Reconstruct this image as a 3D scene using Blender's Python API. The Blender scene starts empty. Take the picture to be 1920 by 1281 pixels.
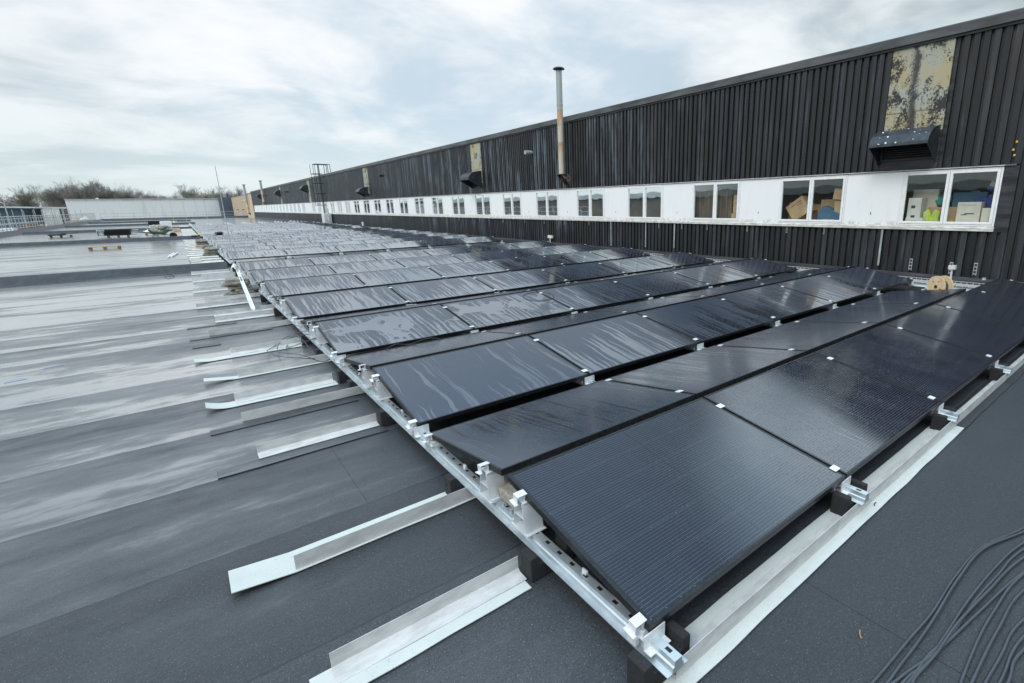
import bpy, math, random
from mathutils import Matrix, Vector, noise
R = math.radians
C = bpy.context.scene.collection
scene = bpy.context.scene

# ------------------------------------------------------------------ camera
F_PX, CX, CY = 924.74, 1108.97, 619.0
YAW, PITCH, ROLL, EYE = 0.6853, 0.2520, -0.0164, 1.865
cam = bpy.data.cameras.new('camera')
cam.sensor_width = 36.0
cam.lens = F_PX / 1920 * 36
cam.shift_x = -(CX - 960) / 1920
cam.shift_y = -(640.5 - CY) / 1920
cam.clip_start = 0.05
cam.clip_end = 5000
camo = bpy.data.objects.new('camera', cam)
C.objects.link(camo)
cy_, sy_, cp_, sp_, cr_, sr_ = math.cos(YAW), math.sin(YAW), math.cos(PITCH), math.sin(PITCH), math.cos(ROLL), math.sin(ROLL)
M1 = Matrix(((cy_, -sy_, 0), (sy_, cy_, 0), (0, 0, 1)))
M2 = Matrix(((1, 0, 0), (0, -sp_, -cp_), (0, cp_, -sp_)))
M3 = Matrix(((cr_, -sr_, 0), (sr_, cr_, 0), (0, 0, 1)))
RW = M3 @ M2 @ M1
rot = Matrix((RW[0], -RW[1], -RW[2])).transposed()
camo.matrix_world = Matrix.Translation((0, 0, EYE)) @ rot.to_4x4()
scene.camera = camo
scene.view_settings.view_transform = 'Standard'
scene.view_settings.look = 'None'
scene.view_settings.gamma = 1
scene.view_settings.exposure = 0.28
scene.cycles.max_bounces = 8
scene.cycles.transparent_max_bounces = 8


# ------------------------------------------------------------------ node helper
class G:
    """Small wrapper that adds nodes and links to a node tree."""
    def __init__(s, tree):
        s.t = tree

    def n(s, typ, ins=None, **props):
        nd = s.t.nodes.new(typ)
        for k, v in props.items():
            setattr(nd, k, v)
        for k, v in (ins or {}).items():
            s.put(nd.inputs[k], v)
        return nd

    def put(s, sock, v):
        if isinstance(v, bpy.types.NodeSocket):
            s.t.links.new(v, sock)
        elif isinstance(v, bpy.types.Node):
            s.t.links.new(v.outputs[0], sock)
        else:
            sock.default_value = v

    def math(s, op, a, b=0.0, c=0.0, clamp=False):
        nd = s.n('ShaderNodeMath', operation=op, use_clamp=clamp)
        for i, v in enumerate((a, b, c)):
            s.put(nd.inputs[i], v)
        return nd.outputs[0]

    def mix(s, f, a, b):
        nd = s.n('ShaderNodeMix', data_type='RGBA')
        s.put(nd.inputs[0], f)
        for i, v in ((6, a), (7, b)):
            s.put(nd.inputs[i], (*v, 1) if isinstance(v, tuple) and len(v) == 3 else v)
        return nd.outputs[2]

    def fmix(s, f, a, b):
        nd = s.n('ShaderNodeMix', data_type='FLOAT')
        for i, v in ((0, f), (2, a), (3, b)):
            s.put(nd.inputs[i], v)
        return nd.outputs[0]

    def step(s, v, lo, hi):
        nd = s.n('ShaderNodeMapRange', interpolation_type='SMOOTHSTEP')
        s.put(nd.inputs[0], v)
        nd.inputs[1].default_value = lo
        nd.inputs[2].default_value = hi
        return nd.outputs[0]

    def noise(s, vec, scale, detail=3, rough=.5, dist=0.0, dim='3D'):
        nd = s.n('ShaderNodeTexNoise', noise_dimensions=dim)
        s.put(nd.inputs['Vector'], vec)
        nd.inputs['Scale'].default_value = scale
        nd.inputs['Detail'].default_value = detail
        nd.inputs['Roughness'].default_value = rough
        nd.inputs['Distortion'].default_value = dist
        return nd.outputs[0]

    def scale(s, vec, x, y, z):
        nd = s.n('ShaderNodeVectorMath', operation='MULTIPLY')
        s.put(nd.inputs[0], vec)
        nd.inputs[1].default_value = (x, y, z)
        return nd.outputs[0]

    def add(s, a, b):
        nd = s.n('ShaderNodeVectorMath', operation='ADD')
        s.put(nd.inputs[0], a)
        s.put(nd.inputs[1], b)
        return nd.outputs[0]

    def sep(s, vec):
        nd = s.n('ShaderNodeSeparateXYZ')
        s.put(nd.inputs[0], vec)
        return nd.outputs

    def comb(s, x, y, z):
        nd = s.n('ShaderNodeCombineXYZ')
        for i, v in enumerate((x, y, z)):
            s.put(nd.inputs[i], v)
        return nd.outputs[0]

    def bump(s, h, strength=.3, dist=.01):
        nd = s.n('ShaderNodeBump')
        s.put(nd.inputs['Height'], h)
        s.put(nd.inputs['Strength'], strength)
        nd.inputs['Distance'].default_value = dist
        return nd.outputs[0]


# ------------------------------------------------------------------ sky and sun
SUN_EL, SUN_AZ = 46.0, -105.0           # azimuth measured from +Y towards +X
world = bpy.data.worlds.new('World')
scene.world = world
world.use_nodes = True
g = G(world.node_tree)
g.t.nodes.clear()
sky = g.n('ShaderNodeTexSky', sky_type='NISHITA', sun_disc=False)
sky.sun_elevation = R(SUN_EL)
sky.sun_rotation = R(SUN_AZ)
tc = g.n('ShaderNodeTexCoord')
d = tc.outputs['Generated']
dx, dy, dz = g.sep(d)[:3]
den = g.math('ADD', g.math('MAXIMUM', dz, 0.0), 0.16)
px = g.math('DIVIDE', dx, den)
py = g.math('DIVIDE', dy, den)
cp = g.comb(px, py, 0.0)
n1 = g.noise(cp, 0.55, 5, .55, .6)
n2 = g.noise(g.add(cp, (7.3, 2.1, 4.0)), 1.5, 6, .6, .4)
cl = g.math('ADD', g.math('MULTIPLY', n1, .68), g.math('MULTIPLY', n2, .32))
cl = g.step(cl, .41, .58)
elev = g.math('MAXIMUM', dz, 0.0)
# brighter part of the cloud deck where the sun is hidden
sd = Vector((math.sin(R(24)) * math.cos(R(20)), math.cos(R(24)) * math.cos(R(20)), math.sin(R(20))))
dot = g.n('ShaderNodeVectorMath', operation='DOT_PRODUCT')
g.put(dot.inputs[0], d)
dot.inputs[1].default_value = sd
glow = g.step(dot.outputs['Value'], .72, .985)
bright = g.mix(cl, (3.1, 3.75, 4.0), (7.1, 7.6, 7.75))
bright = g.mix(g.math('MULTIPLY', glow, .92), bright, g.mix(cl, (5.2, 6.3, 7.2), (8.7, 8.8, 8.9)))
# thin clear bluish gaps
gap = g.step(g.noise(g.add(cp, (3.7, 9.0, 1.0)), .8, 4, .5, .3), .56, .74)
bright = g.mix(g.math('MULTIPLY', gap, .6), bright, (4.5, 6.0, 7.2))
hor = g.step(dz, .20, .0)
bright = g.mix(g.math('MULTIPLY', hor, .75), bright, (6.3, 7.2, 7.4))
mul = g.math('ADD', 1.0, g.math('MULTIPLY', g.step(dz, .45, .95), 1.7))
# brightest part of the cloud deck, placed out of view to reflect in front panels
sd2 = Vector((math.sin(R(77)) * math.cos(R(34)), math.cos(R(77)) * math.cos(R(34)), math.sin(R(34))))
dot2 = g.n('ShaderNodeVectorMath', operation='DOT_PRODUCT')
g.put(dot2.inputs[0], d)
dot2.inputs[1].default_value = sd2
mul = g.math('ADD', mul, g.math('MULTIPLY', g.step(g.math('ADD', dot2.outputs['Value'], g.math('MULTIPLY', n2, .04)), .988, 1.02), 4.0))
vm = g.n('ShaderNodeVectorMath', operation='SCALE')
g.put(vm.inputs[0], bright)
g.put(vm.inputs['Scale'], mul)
zen = g.mix(g.step(dz, .40, .9), (1.0, 1.0, 1.0), (.86, 1.0, 1.16))
vz = g.n('ShaderNodeVectorMath', operation='MULTIPLY')
g.put(vz.inputs[0], vm.outputs[0])
g.put(vz.inputs[1], zen)
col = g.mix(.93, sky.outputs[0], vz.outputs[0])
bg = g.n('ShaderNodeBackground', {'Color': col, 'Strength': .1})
g.n('ShaderNodeOutputWorld', {'Surface': bg})

sl = bpy.data.lights.new('sun', 'SUN')
sl.energy = 1.5
sl.angle = R(25)
sl.color = (1.0, .97, .93)
so = bpy.data.objects.new('sun', sl)
C.objects.link(so)
sdir = Vector((math.sin(R(SUN_AZ)) * math.cos(R(SUN_EL)), math.cos(R(SUN_AZ)) * math.cos(R(SUN_EL)), math.sin(R(SUN_EL))))
so.rotation_euler = sdir.to_track_quat('Z', 'Y').to_euler()
so.location = sdir * 60


# ------------------------------------------------------------------ mesh helpers
class MB:
    def __init__(s):
        s.v, s.f = [], []

    def box(s, x0, x1, y0, y1, z0, z1, m=None):
        b = len(s.v)
        for p in ((x0, y0, z0), (x1, y0, z0), (x1, y1, z0), (x0, y1, z0), (x0, y0, z1), (x1, y0, z1), (x1, y1, z1), (x0, y1, z1)):
            s.v.append(tuple(m @ Vector(p)) if m else p)
        for q in ((0, 3, 2, 1), (4, 5, 6, 7), (0, 1, 5, 4), (1, 2, 6, 5), (2, 3, 7, 6), (3, 0, 4, 7)):
            s.f.append(tuple(b + i for i in q))
        return s

    def prism(s, prof, axis, a, b, closed=True, m=None):
        """prof: list of 2D points; swept along axis ('x','y','z') from a to b."""
        k = len(s.v)
        n = len(prof)
        for t in (a, b):
            for (u, w) in prof:
                p = {'x': (t, u, w), 'y': (u, t, w), 'z': (u, w, t)}[axis]
                s.v.append(tuple(m @ Vector(p)) if m else p)
        for i in range(n if closed else n - 1):
            j = (i + 1) % n
            s.f.append((k + i, k + j, k + n + j, k + n + i))
        if closed:
            s.f.append(tuple(k + i for i in range(n))[::-1])
            s.f.append(tuple(k + n + i for i in range(n)))
        return s

    def tube(s, pts, r, n=6, cap=True):
        pts = [Vector(p) for p in pts]
        rs = r if isinstance(r, (list, tuple)) else [r] * len(pts)
        k0 = len(s.v)
        up = None
        for i, p in enumerate(pts):
            t = (pts[min(i + 1, len(pts) - 1)] - pts[max(i - 1, 0)]).normalized()
            if up is None:
                up = t.orthogonal().normalized()
            up = (up - t * up.dot(t))
            if up.length < 1e-6:
                up = t.orthogonal()
            up.normalize()
            w = t.cross(up)
            for j in range(n):
                a = 2 * math.pi * j / n
                s.v.append(tuple(p + (up * math.cos(a) + w * math.sin(a)) * rs[i]))
        for i in range(len(pts) - 1):
            for j in range(n):
                a, b = k0 + i * n + j, k0 + i * n + (j + 1) % n
                s.f.append((a, b, b + n, a + n))
        if cap:
            s.f.append(tuple(k0 + j for j in range(n))[::-1])
            s.f.append(tuple(k0 + (len(pts) - 1) * n + j for j in range(n)))
        return s

    def lathe(s, prof, n=16, m=None):
        k = len(s.v)
        for (r, z) in prof:
            for j in range(n):
                a = 2 * math.pi * j / n
                p = (r * math.cos(a), r * math.sin(a), z)
                s.v.append(tuple(m @ Vector(p)) if m else p)
        for i in range(len(prof) - 1):
            for j in range(n):
                a, b = k + i * n + j, k + i * n + (j + 1) % n
                s.f.append((a, b, b + n, a + n))
        s.f.append(tuple(k + j for j in range(n))[::-1])
        s.f.append(tuple(k + (len(prof) - 1) * n + j for j in range(n)))
        return s

    def blob(s, c, rx, ry, rz, seed=0, amp=.15, nu=12, nv=8):
        k = len(s.v)
        for i in range(nv + 1):
            th = math.pi * i / nv
            for j in range(nu):
                a = 2 * math.pi * j / nu
                q = Vector((math.sin(th) * math.cos(a), math.sin(th) * math.sin(a), math.cos(th)))
                f = 1 + amp * noise.noise(q * 1.7 + Vector((seed * 3.1, seed, 0))) * 2
                s.v.append((c[0] + q.x * rx * f, c[1] + q.y * ry * f, c[2] + q.z * rz * f))
        for i in range(nv):
            for j in range(nu):
                a, b = k + i * nu + j, k + i * nu + (j + 1) % nu
                s.f.append((a, a + nu, b + nu, b))
        return s

    def quad(s, *pts):
        b = len(s.v)
        s.v += [tuple(p) for p in pts]
        s.f.append(tuple(range(b, b + len(pts))))
        return s

    def build(s, name, mat, parent=None, smooth=False, bevel=0.0):
        me = bpy.data.meshes.new(name)
        me.from_pydata(s.v, [], s.f)
        me.validate()
        me.update()
        if smooth:
            me.polygons.foreach_set('use_smooth', [True] * len(me.polygons))
        if mat:
            me.materials.append(mat)
        o = bpy.data.objects.new(name, me)
        C.objects.link(o)
        if bevel:
            md = o.modifiers.new('bevel', 'BEVEL')
            md.width = bevel
            md.segments = 2
            md.limit_method = 'ANGLE'
        if parent:
            o.parent = parent
        return o


def tag(o, label, cat, group=None, kind=None):
    o['label'] = label
    o['category'] = cat
    if group:
        o['group'] = group
    if kind:
        o['kind'] = kind
    return o


def empty(name, loc=(0, 0, 0), rz=0.0):
    o = bpy.data.objects.new(name, None)
    o.empty_display_size = .1
    C.objects.link(o)
    o.location = loc
    o.rotation_euler = (0, 0, rz)
    return o


def struct(o):
    o['kind'] = 'structure'
    return o


def dup(root):
    """copy of a thing with copies of its parts and their sub-parts"""
    r = root.copy()
    C.objects.link(r)
    for ch in list(root.children):
        c = ch.copy()
        C.objects.link(c)
        c.parent = r
        for gc in list(ch.children):
            e = gc.copy()
            C.objects.link(e)
            e.parent = c
    return r


ORD = ['first', 'second', 'third', 'fourth', 'fifth', 'sixth', 'seventh', 'eighth', 'ninth', 'tenth', 'eleventh', 'twelfth',
       'thirteenth', 'fourteenth', 'fifteenth', 'sixteenth', 'seventeenth', 'eighteenth', 'nineteenth', 'twentieth',
       'twenty-first', 'twenty-second', 'twenty-third', 'twenty-fourth', 'twenty-fifth', 'twenty-sixth', 'twenty-seventh',
       'twenty-eighth', 'twenty-ninth', 'thirtieth']


# ------------------------------------------------------------------ materials
def new_mat(name):
    m = bpy.data.materials.new(name)
    m.use_nodes = True
    m.node_tree.nodes.clear()
    q = G(m.node_tree)
    p = q.n('ShaderNodeBsdfPrincipled')
    q.n('ShaderNodeOutputMaterial', {'Surface': p})
    t = q.n('ShaderNodeTexCoord')
    return m, q, p, t.outputs['Object']


def simple(name, base, rough=.5, metal=0.0, spec=.5, var=.12, vscale=6.0, bump=0.0, bscale=60.0, dark=None, stretch=None):
    """plain surface with mottled colour and a little bump, all in object space"""
    m, q, p, co = new_mat(name)
    v = q.scale(co, *stretch) if stretch else co
    nz = q.noise(v, vscale, 4, .6)
    lo = dark or tuple(c * (1 - var * 2) for c in base)
    hi = tuple(min(1, c * (1 + var)) for c in base)
    q.put(p.inputs['Base Color'], q.mix(q.step(nz, .32, .66), lo, hi))
    q.put(p.inputs['Roughness'], q.fmix(nz, rough * .8, min(1, rough * 1.2)))
    p.inputs['Metallic'].default_value = metal
    p.inputs['Specular IOR Level'].default_value = spec
    if bump:
        q.put(p.inputs['Normal'], q.bump(q.noise(co, bscale, 3, .6), bump, .01))
    return m


def mat_roof(name, wet_amount=1.0, tone=1.0):
    m, q, p, co = new_mat(name)
    x, y, z = q.sep(co)[:3]
    wob = q.math('MULTIPLY', q.math('SUBTRACT', q.noise(q.scale(co, 1.3, .2, 1), 1.2, 3, .5), .5), .05)
    yl = q.math('ADD', q.math('ADD', y, wob), 100.37)
    fr = q.math('FRACT', yl)
    ponded = q.math('FRACT', q.math('ADD', yl, .5))
    strip = q.math('FLOOR', q.math('ADD', yl, .5))
    wn = q.n('ShaderNodeTexWhiteNoise', noise_dimensions='1D')
    q.put(wn.inputs['W'], strip)
    band = q.noise(q.add(q.scale(co, .38, 1.7, 1), q.comb(q.math('MULTIPLY', wn.outputs[0], 9.0), 0.0, 0.0)), 1.0, 6, .66, .25)
    blot = q.noise(q.scale(co, .45, .8, 1), .6, 5, .6, .5)
    fine = q.noise(q.scale(co, 1.7, 4.2, 1), 1.6, 6, .68, .3)
    far = q.step(y, 2.5, 14.0)
    w = q.math('ADD', q.math('MULTIPLY', band, .50), q.math('MULTIPLY', blot, .30))
    w = q.math('ADD', w, q.math('MULTIPLY', fine, .22))
    w = q.math('ADD', w, q.math('MULTIPLY', q.math('SUBTRACT', .5, ponded), .10))
    w = q.math('ADD', w, q.math('MULTIPLY', q.math('SUBTRACT', wn.outputs[0], .5), .09))
    w = q.math('ADD', w, q.math('MULTIPLY', far, .10))
    near = q.math('MULTIPLY', q.step(y, 1.2, 6.5), q.step(q.math('ADD', x, q.math('MULTIPLY', y, -.14)), 1.3, -1.0))
    wet = q.math('MULTIPLY', q.math('ADD', q.math('MULTIPLY', q.step(w, .54, .61), .42), q.math('MULTIPLY', q.step(w, .34, .66), .58)), q.math('MULTIPLY', q.fmix(near, .06, 1.0), wet_amount))
    grain = q.math('ADD', q.math('MULTIPLY', q.noise(co, 260, 2, .7), .5), q.math('MULTIPLY', q.noise(co, 95, 3, .75), .5))
    speck = q.step(q.noise(q.add(co, (5.0, 3.0, 1.0)), 170, 1, .5), .675, .74)
    mott = q.noise(co, 3.0, 5, .6)
    base = q.mix(q.step(grain, .40, .60), (.011 * tone, .013 * tone, .016 * tone), (.058 * tone, .065 * tone, .075 * tone))
    gr2 = q.noise(q.scale(co, 1, 1.6, 1), 38, 4, .72)
    base = q.mix(q.math('MULTIPLY', q.step(gr2, .44, .60), .55), base, (.056 * tone, .065 * tone, .078 * tone))
    base = q.mix(q.math('MULTIPLY', q.step(mott, .35, .7), .35), base, (.046 * tone, .052 * tone, .060 * tone))
    base = q.mix(q.math('MULTIPLY', speck, .85), base, (.34, .36, .38))
    base = q.mix(q.math('MULTIPLY', wet, .45), base, (.022, .026, .030))
    # lap seams: sheets one metre wide laid along x
    seam = q.step(q.math('ABSOLUTE', q.math('SUBTRACT', fr, .5)), .012, .0)
    fx = q.math('FRACT', q.math('DIVIDE', q.math('ADD', x, q.math('MULTIPLY', wn.outputs[0], 5.0)), 5.0))
    seamx = q.step(q.math('ABSOLUTE', q.math('SUBTRACT', fx, .5)), .0016, .0)
    tonev = q.fmix(wn.outputs[0], .82, 1.18)
    sm = q.n('ShaderNodeVectorMath', operation='SCALE')
    q.put(sm.inputs[0], base)
    q.put(sm.inputs['Scale'], q.math('MULTIPLY', tonev, .74))
    sall = q.math('MAXIMUM', seam, seamx)
    q.put(p.inputs['Base Color'], q.mix(q.math('MULTIPLY', sall, .7), sm.outputs[0], (.008, .009, .010)))
    q.put(p.inputs['Roughness'], q.fmix(wet, q.fmix(mott, .46, .60), q.fmix(fine, .10, .26)))
    q.put(p.inputs['Specular IOR Level'], q.fmix(wet, .55, 1.0))
    q.put(p.inputs['IOR'], q.fmix(wet, 1.5, 3.6))
    q.put(p.inputs['Coat Weight'], q.math('MULTIPLY', wet, .7))
    p.inputs['Coat Roughness'].default_value = .12
    p.inputs['Coat IOR'].default_value = 1.6
    h = q.math('ADD', q.math('ADD', q.math('MULTIPLY', grain, .9), gr2), q.math('MULTIPLY', q.noise(co, 14, 3, .6), .5))
    h = q.math('SUBTRACT', h, q.math('MULTIPLY', sall, .8))
    q.put(p.inputs['Normal'], q.bump(h, q.fmix(wet, .38, .09), .01))
    return m


def mat_cladding(name):
    m, q, p, co = new_mat(name)
    x, y, z = q.sep(co)[:3]
    idx = q.math('FLOOR', q.math('DIVIDE', y, .16))
    wn = q.n('ShaderNodeTexWhiteNoise', noise_dimensions='1D')
    q.put(wn.inputs['W'], idx)
    streak = q.noise(q.scale(co, 1, 7.0, .55), 1.0, 5, .65, .2)
    blot = q.noise(q.scale(co, 1, .35, .5), 1.0, 4, .55, .3)
    base = q.mix(q.math('MULTIPLY', wn.outputs[0], .9), (.006, .008, .010), (.026, .029, .033))
    wn2 = q.n('ShaderNodeTexWhiteNoise', noise_dimensions='1D')
    q.put(wn2.inputs['W'], q.math('ADD', idx, .37))
    base = q.mix(q.math('MULTIPLY', wn2.outputs[0], .22), base, (.034, .027, .021))
    base = q.mix(q.math('MULTIPLY', q.step(streak, .52, .70), .55), base, (.058, .050, .042))
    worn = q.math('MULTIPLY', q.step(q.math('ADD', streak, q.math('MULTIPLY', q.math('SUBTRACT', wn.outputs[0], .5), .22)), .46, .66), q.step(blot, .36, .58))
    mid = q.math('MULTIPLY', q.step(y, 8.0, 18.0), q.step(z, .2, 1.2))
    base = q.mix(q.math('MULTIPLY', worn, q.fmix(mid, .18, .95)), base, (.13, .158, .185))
    base = q.mix(q.math('MULTIPLY', q.step(y, 12.0, 60.0), .35), base, (.085, .095, .105))  # far boards paler in base colour, standing in for grazing sky sheen
    fl = q.step(q.noise(q.scale(co, 1, 30, 9), 1.0, 3, .7), .72, .76)
    base = q.mix(q.math('MULTIPLY', fl, .5), base, (.20, .21, .22))
    q.put(p.inputs['Base Color'], base)
    q.put(p.inputs['Roughness'], q.fmix(streak, .34, .62))
    p.inputs['Specular IOR Level'].default_value = .5
    q.put(p.inputs['Normal'], q.bump(q.noise(q.scale(co, 1, 40, 6), 1.0, 4, .6), .25, .006))
    return m


def mat_panel_glass(name):
    """cells with busbars under wet glass: smooth water runs between droplet-covered glass.
    object colour: red = how much of the glass has water runs, green = droplets"""
    m, q, p, co = new_mat(name)
    oi = q.n('ShaderNodeObjectInfo')
    rnd = oi.outputs['Random']
    oc = q.n('ShaderNodeSeparateColor')
    q.put(oc.inputs[0], oi.outputs['Color'])
    amount, drops, puddle = oc.outputs[0], oc.outputs[1], oc.outputs[2]
    x, y, z = q.sep(co)[:3]
    off = q.math('MULTIPLY', rnd, 57.0)
    # cell grid
    gx = q.math('ABSOLUTE', q.math('SUBTRACT', q.math('FRACT', q.math('DIVIDE', q.math('SUBTRACT', x, .026), .0928)), .5))
    gy = q.math('ABSOLUTE', q.math('SUBTRACT', q.math('FRACT', q.math('DIVIDE', q.math('SUBTRACT', y, .022), .1803)), .5))
    gapx = q.step(gx, .485, .5)
    gapy = q.step(gy, .488, .5)
    bb = q.math('ABSOLUTE', q.math('SUBTRACT', q.math('FRACT', q.math('DIVIDE', q.math('SUBTRACT', y, .022), .01803)), .5))
    bus = q.math('MULTIPLY', q.step(bb, .09, .02), q.math('SUBTRACT', 1.0, gapy))
    midx = q.step(q.math('ABSOLUTE', q.math('SUBTRACT', x, .861)), .006, .004)
    edge = q.math('MAXIMUM', q.step(q.math('ABSOLUTE', q.math('SUBTRACT', x, .861)), .834, .836),
                  q.step(q.math('ABSOLUTE', q.math('SUBTRACT', y, .5625)), .538, .540))
    bus = q.math('MULTIPLY', bus, q.math('SUBTRACT', 1.0, q.math('MAXIMUM', edge, midx)))
    cellv = q.n('ShaderNodeTexWhiteNoise', noise_dimensions='2D')
    q.put(cellv.inputs['Vector'], q.comb(q.math('FLOOR', q.math('DIVIDE', x, .1856)), q.math('FLOOR', q.math('DIVIDE', y, .1803)), 0.0))
    base = q.mix(cellv.outputs[0], (.008, .010, .019), (.011, .014, .025))
    base = q.mix(q.math('MULTIPLY', bus, .9), base, (.085, .09, .105))
    base = q.mix(q.math('MAXIMUM', gapx, edge), base, (.006, .006, .008))
    base = q.mix(q.math('MULTIPLY', gapy, q.math('SUBTRACT', 1.0, edge)), base, (.05, .054, .066))
    pad = q.math('MULTIPLY', q.step(gx, .47, .49), q.step(gy, .475, .49))
    base = q.mix(q.math('MULTIPLY', q.math('MULTIPLY', pad, q.step(cellv.outputs[0], .55, .9)), .5), base, (.22, .24, .27))
    # water runs: noise stretched down the slope, spreading towards the eave
    o3 = q.comb(off, q.math('MULTIPLY', off, .7), 0.0)
    warp = q.noise(q.add(q.scale(co, 2.4, 2.0, 1), o3), 1.0, 3, .5)
    xx = q.math('ADD', x, q.math('MULTIPLY', q.math('SUBTRACT', warp, .5), .13))
    sv = q.add(q.comb(q.math('MULTIPLY', xx, 23.0), q.math('MULTIPLY', y, .60), 0.0), o3)
    run = q.noise(sv, 1.0, 3, .55, .12)
    big = q.noise(q.add(q.scale(co, 1.1, .9, 1), o3), 1.0, 2, .5)
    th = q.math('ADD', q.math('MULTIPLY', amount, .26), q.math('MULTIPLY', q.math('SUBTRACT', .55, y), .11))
    th = q.math('ADD', th, q.math('MULTIPLY', q.math('SUBTRACT', big, .5), .30))
    film = q.step(q.math('ADD', run, th), .645, .705)
    pud = q.math('MULTIPLY', q.step(q.noise(q.add(q.scale(co, 1.6, 1.5, 1), o3), 1.0, 4, .6, .8), .56, .575), puddle)
    film = q.math('MAXIMUM', film, pud)
    film = q.math('MULTIPLY', film, q.step(q.math('ADD', amount, puddle), .0, .06))
    film = q.math('MULTIPLY', film, q.math('SUBTRACT', 1.0, q.step(y, 1.02, 1.10)))
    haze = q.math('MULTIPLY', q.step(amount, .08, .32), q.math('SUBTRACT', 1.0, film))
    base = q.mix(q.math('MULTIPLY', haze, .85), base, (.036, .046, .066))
    film = q.math('MULTIPLY', film, q.fmix(q.step(amount, .30, .60), .35, 1.0))
    # droplets
    vo = q.n('ShaderNodeTexVoronoi', feature='F1', voronoi_dimensions='2D')
    q.put(vo.inputs['Vector'], q.add(co, o3))
    vo.inputs['Scale'].default_value = 85
    vr = q.n('ShaderNodeSeparateColor')
    q.put(vr.inputs[0], vo.outputs['Color'])
    size = q.math('ADD', .10, q.math('MULTIPLY', vr.outputs[0], .22))
    dome = q.math('SUBTRACT', 1.0, q.math('DIVIDE', vo.outputs['Distance'], size), clamp=True)
    dome = q.math('POWER', dome, .6)
    dense = q.step(q.noise(q.add(q.scale(co, 3, 1.6, 1), o3), 1.0, 3, .6), .36, .62)
    keep = q.math('MULTIPLY', q.step(vr.outputs[1], .45, .5), q.math('MULTIPLY', drops, q.fmix(dense, .25, 1.0)))
    dd = q.math('MULTIPLY', q.math('MULTIPLY', dome, keep), q.math('SUBTRACT', 1.0, film))
    base = q.mix(q.math('MULTIPLY', q.step(dd, .1, .5), .7), base, (.13, .145, .165))  # pale base colour stands in for sky glints in the drops
    q.put(p.inputs['Base Color'], base)
    q.put(p.inputs['Roughness'], q.fmix(film, q.fmix(amount, q.fmix(dense, .09, .14), .24), .08))
    q.put(p.inputs['Specular IOR Level'], q.fmix(film, .55, 1.0))
    q.put(p.inputs['IOR'], q.fmix(film, 1.52, q.fmix(amount, 1.75, 3.1)))
    p.inputs['Specular Tint'].default_value = (.84, .925, 1.0, 1)
    q.put(p.inputs['Coat Weight'], q.math('MULTIPLY', film, .85))
    p.inputs['Coat Roughness'].default_value = .05
    p.inputs['Coat IOR'].default_value = 1.5
    hh = q.math('ADD', dd, q.math('MULTIPLY', film, .15))
    q.put(p.inputs['Normal'], q.bump(hh, .35, .003))
    return m


def mat_rail(name):
    m, q, p, co = new_mat(name)
    x, y, z = q.sep(co)[:3]
    nz = q.noise(co, 18, 4, .6)
    base = q.mix(q.step(nz, .3, .7), (.54, .60, .63), (.63, .68, .70))
    fy = q.math('ABSOLUTE', q.math('SUBTRACT', q.math('FRACT', q.math('DIVIDE', y, .105)), .5))
    slot = q.math('MULTIPLY', q.step(fy, .15, .13), q.step(q.math('ABSOLUTE', q.math('SUBTRACT', x, .002)), .010, .008))
    slot = q.math('MULTIPLY', slot, q.step(z, .0535, .0545))
    q.put(p.inputs['Base Color'], q.mix(slot, base, (.006, .006, .006)))
    q.put(p.inputs['Metallic'], q.fmix(slot, .75, 0.0))
    q.put(p.inputs['Roughness'], q.fmix(nz, .34, .52))
    return m


def mat_white_wall(name):
    m, q, p, co = new_mat(name)
    x, y, z = q.sep(co)[:3]
    nz = q.noise(q.scale(co, 1, 3, .6), 2.0, 4, .6)
    base = q.mix(q.step(nz, .5, .78), (.86, .87, .86), (.80, .81, .80))
    grime = q.math('MULTIPLY', q.step(z, 1.40, 1.28), q.step(q.noise(q.scale(co, 1, 9, 9), 1.0, 4, .65), .42, .62))
    base = q.mix(q.math('MULTIPLY', grime, .7), base, (.42, .40, .30))
    q.put(p.inputs['Base Color'], base)
    p.inputs['Roughness'].default_value = .45
    return m


def mat_flaking(name):
    m, q, p, co = new_mat(name)
    a = q.noise(q.scale(co, 1, 1.3, 1.0), 1.7, 5, .62, .5)
    b = q.noise(co, 26, 4, .75)
    c = q.noise(q.scale(co, 1, 1.2, 1.2), 1.1, 3, .5, .2)
    base = q.mix(q.step(c, .44, .66), (.36, .37, .31), (.42, .35, .20))
    dark = q.step(q.math('ADD', q.math('MULTIPLY', a, .62), q.math('MULTIPLY', b, .38)), .505, .57)
    py_ = q.sep(co)[1]
    pz_ = q.sep(co)[2]
    bandc = q.math('ABSOLUTE', q.math('SUBTRACT', q.math('ADD', py_, q.math('MULTIPLY', a, .5)), 4.66))
    band = q.math('MULTIPLY', q.step(q.math('ADD', bandc, q.math('MULTIPLY', b, .30)), .25, .17), .92)
    lap = q.math('MULTIPLY', q.step(q.math('ABSOLUTE', q.math('SUBTRACT', q.math('ADD', pz_, q.math('MULTIPLY', a, .12)), 3.70)), .02, .008), .6)
    dark = q.math('MAXIMUM', dark, q.math('MAXIMUM', band, lap))
    q.put(p.inputs['Base Color'], q.mix(dark, base, (.035, .035, .033)))
    p.inputs['Roughness'].default_value = .8
    q.put(p.inputs['Normal'], q.bump(q.math('SUBTRACT', b, dark), .3, .004))
    return m


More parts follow.
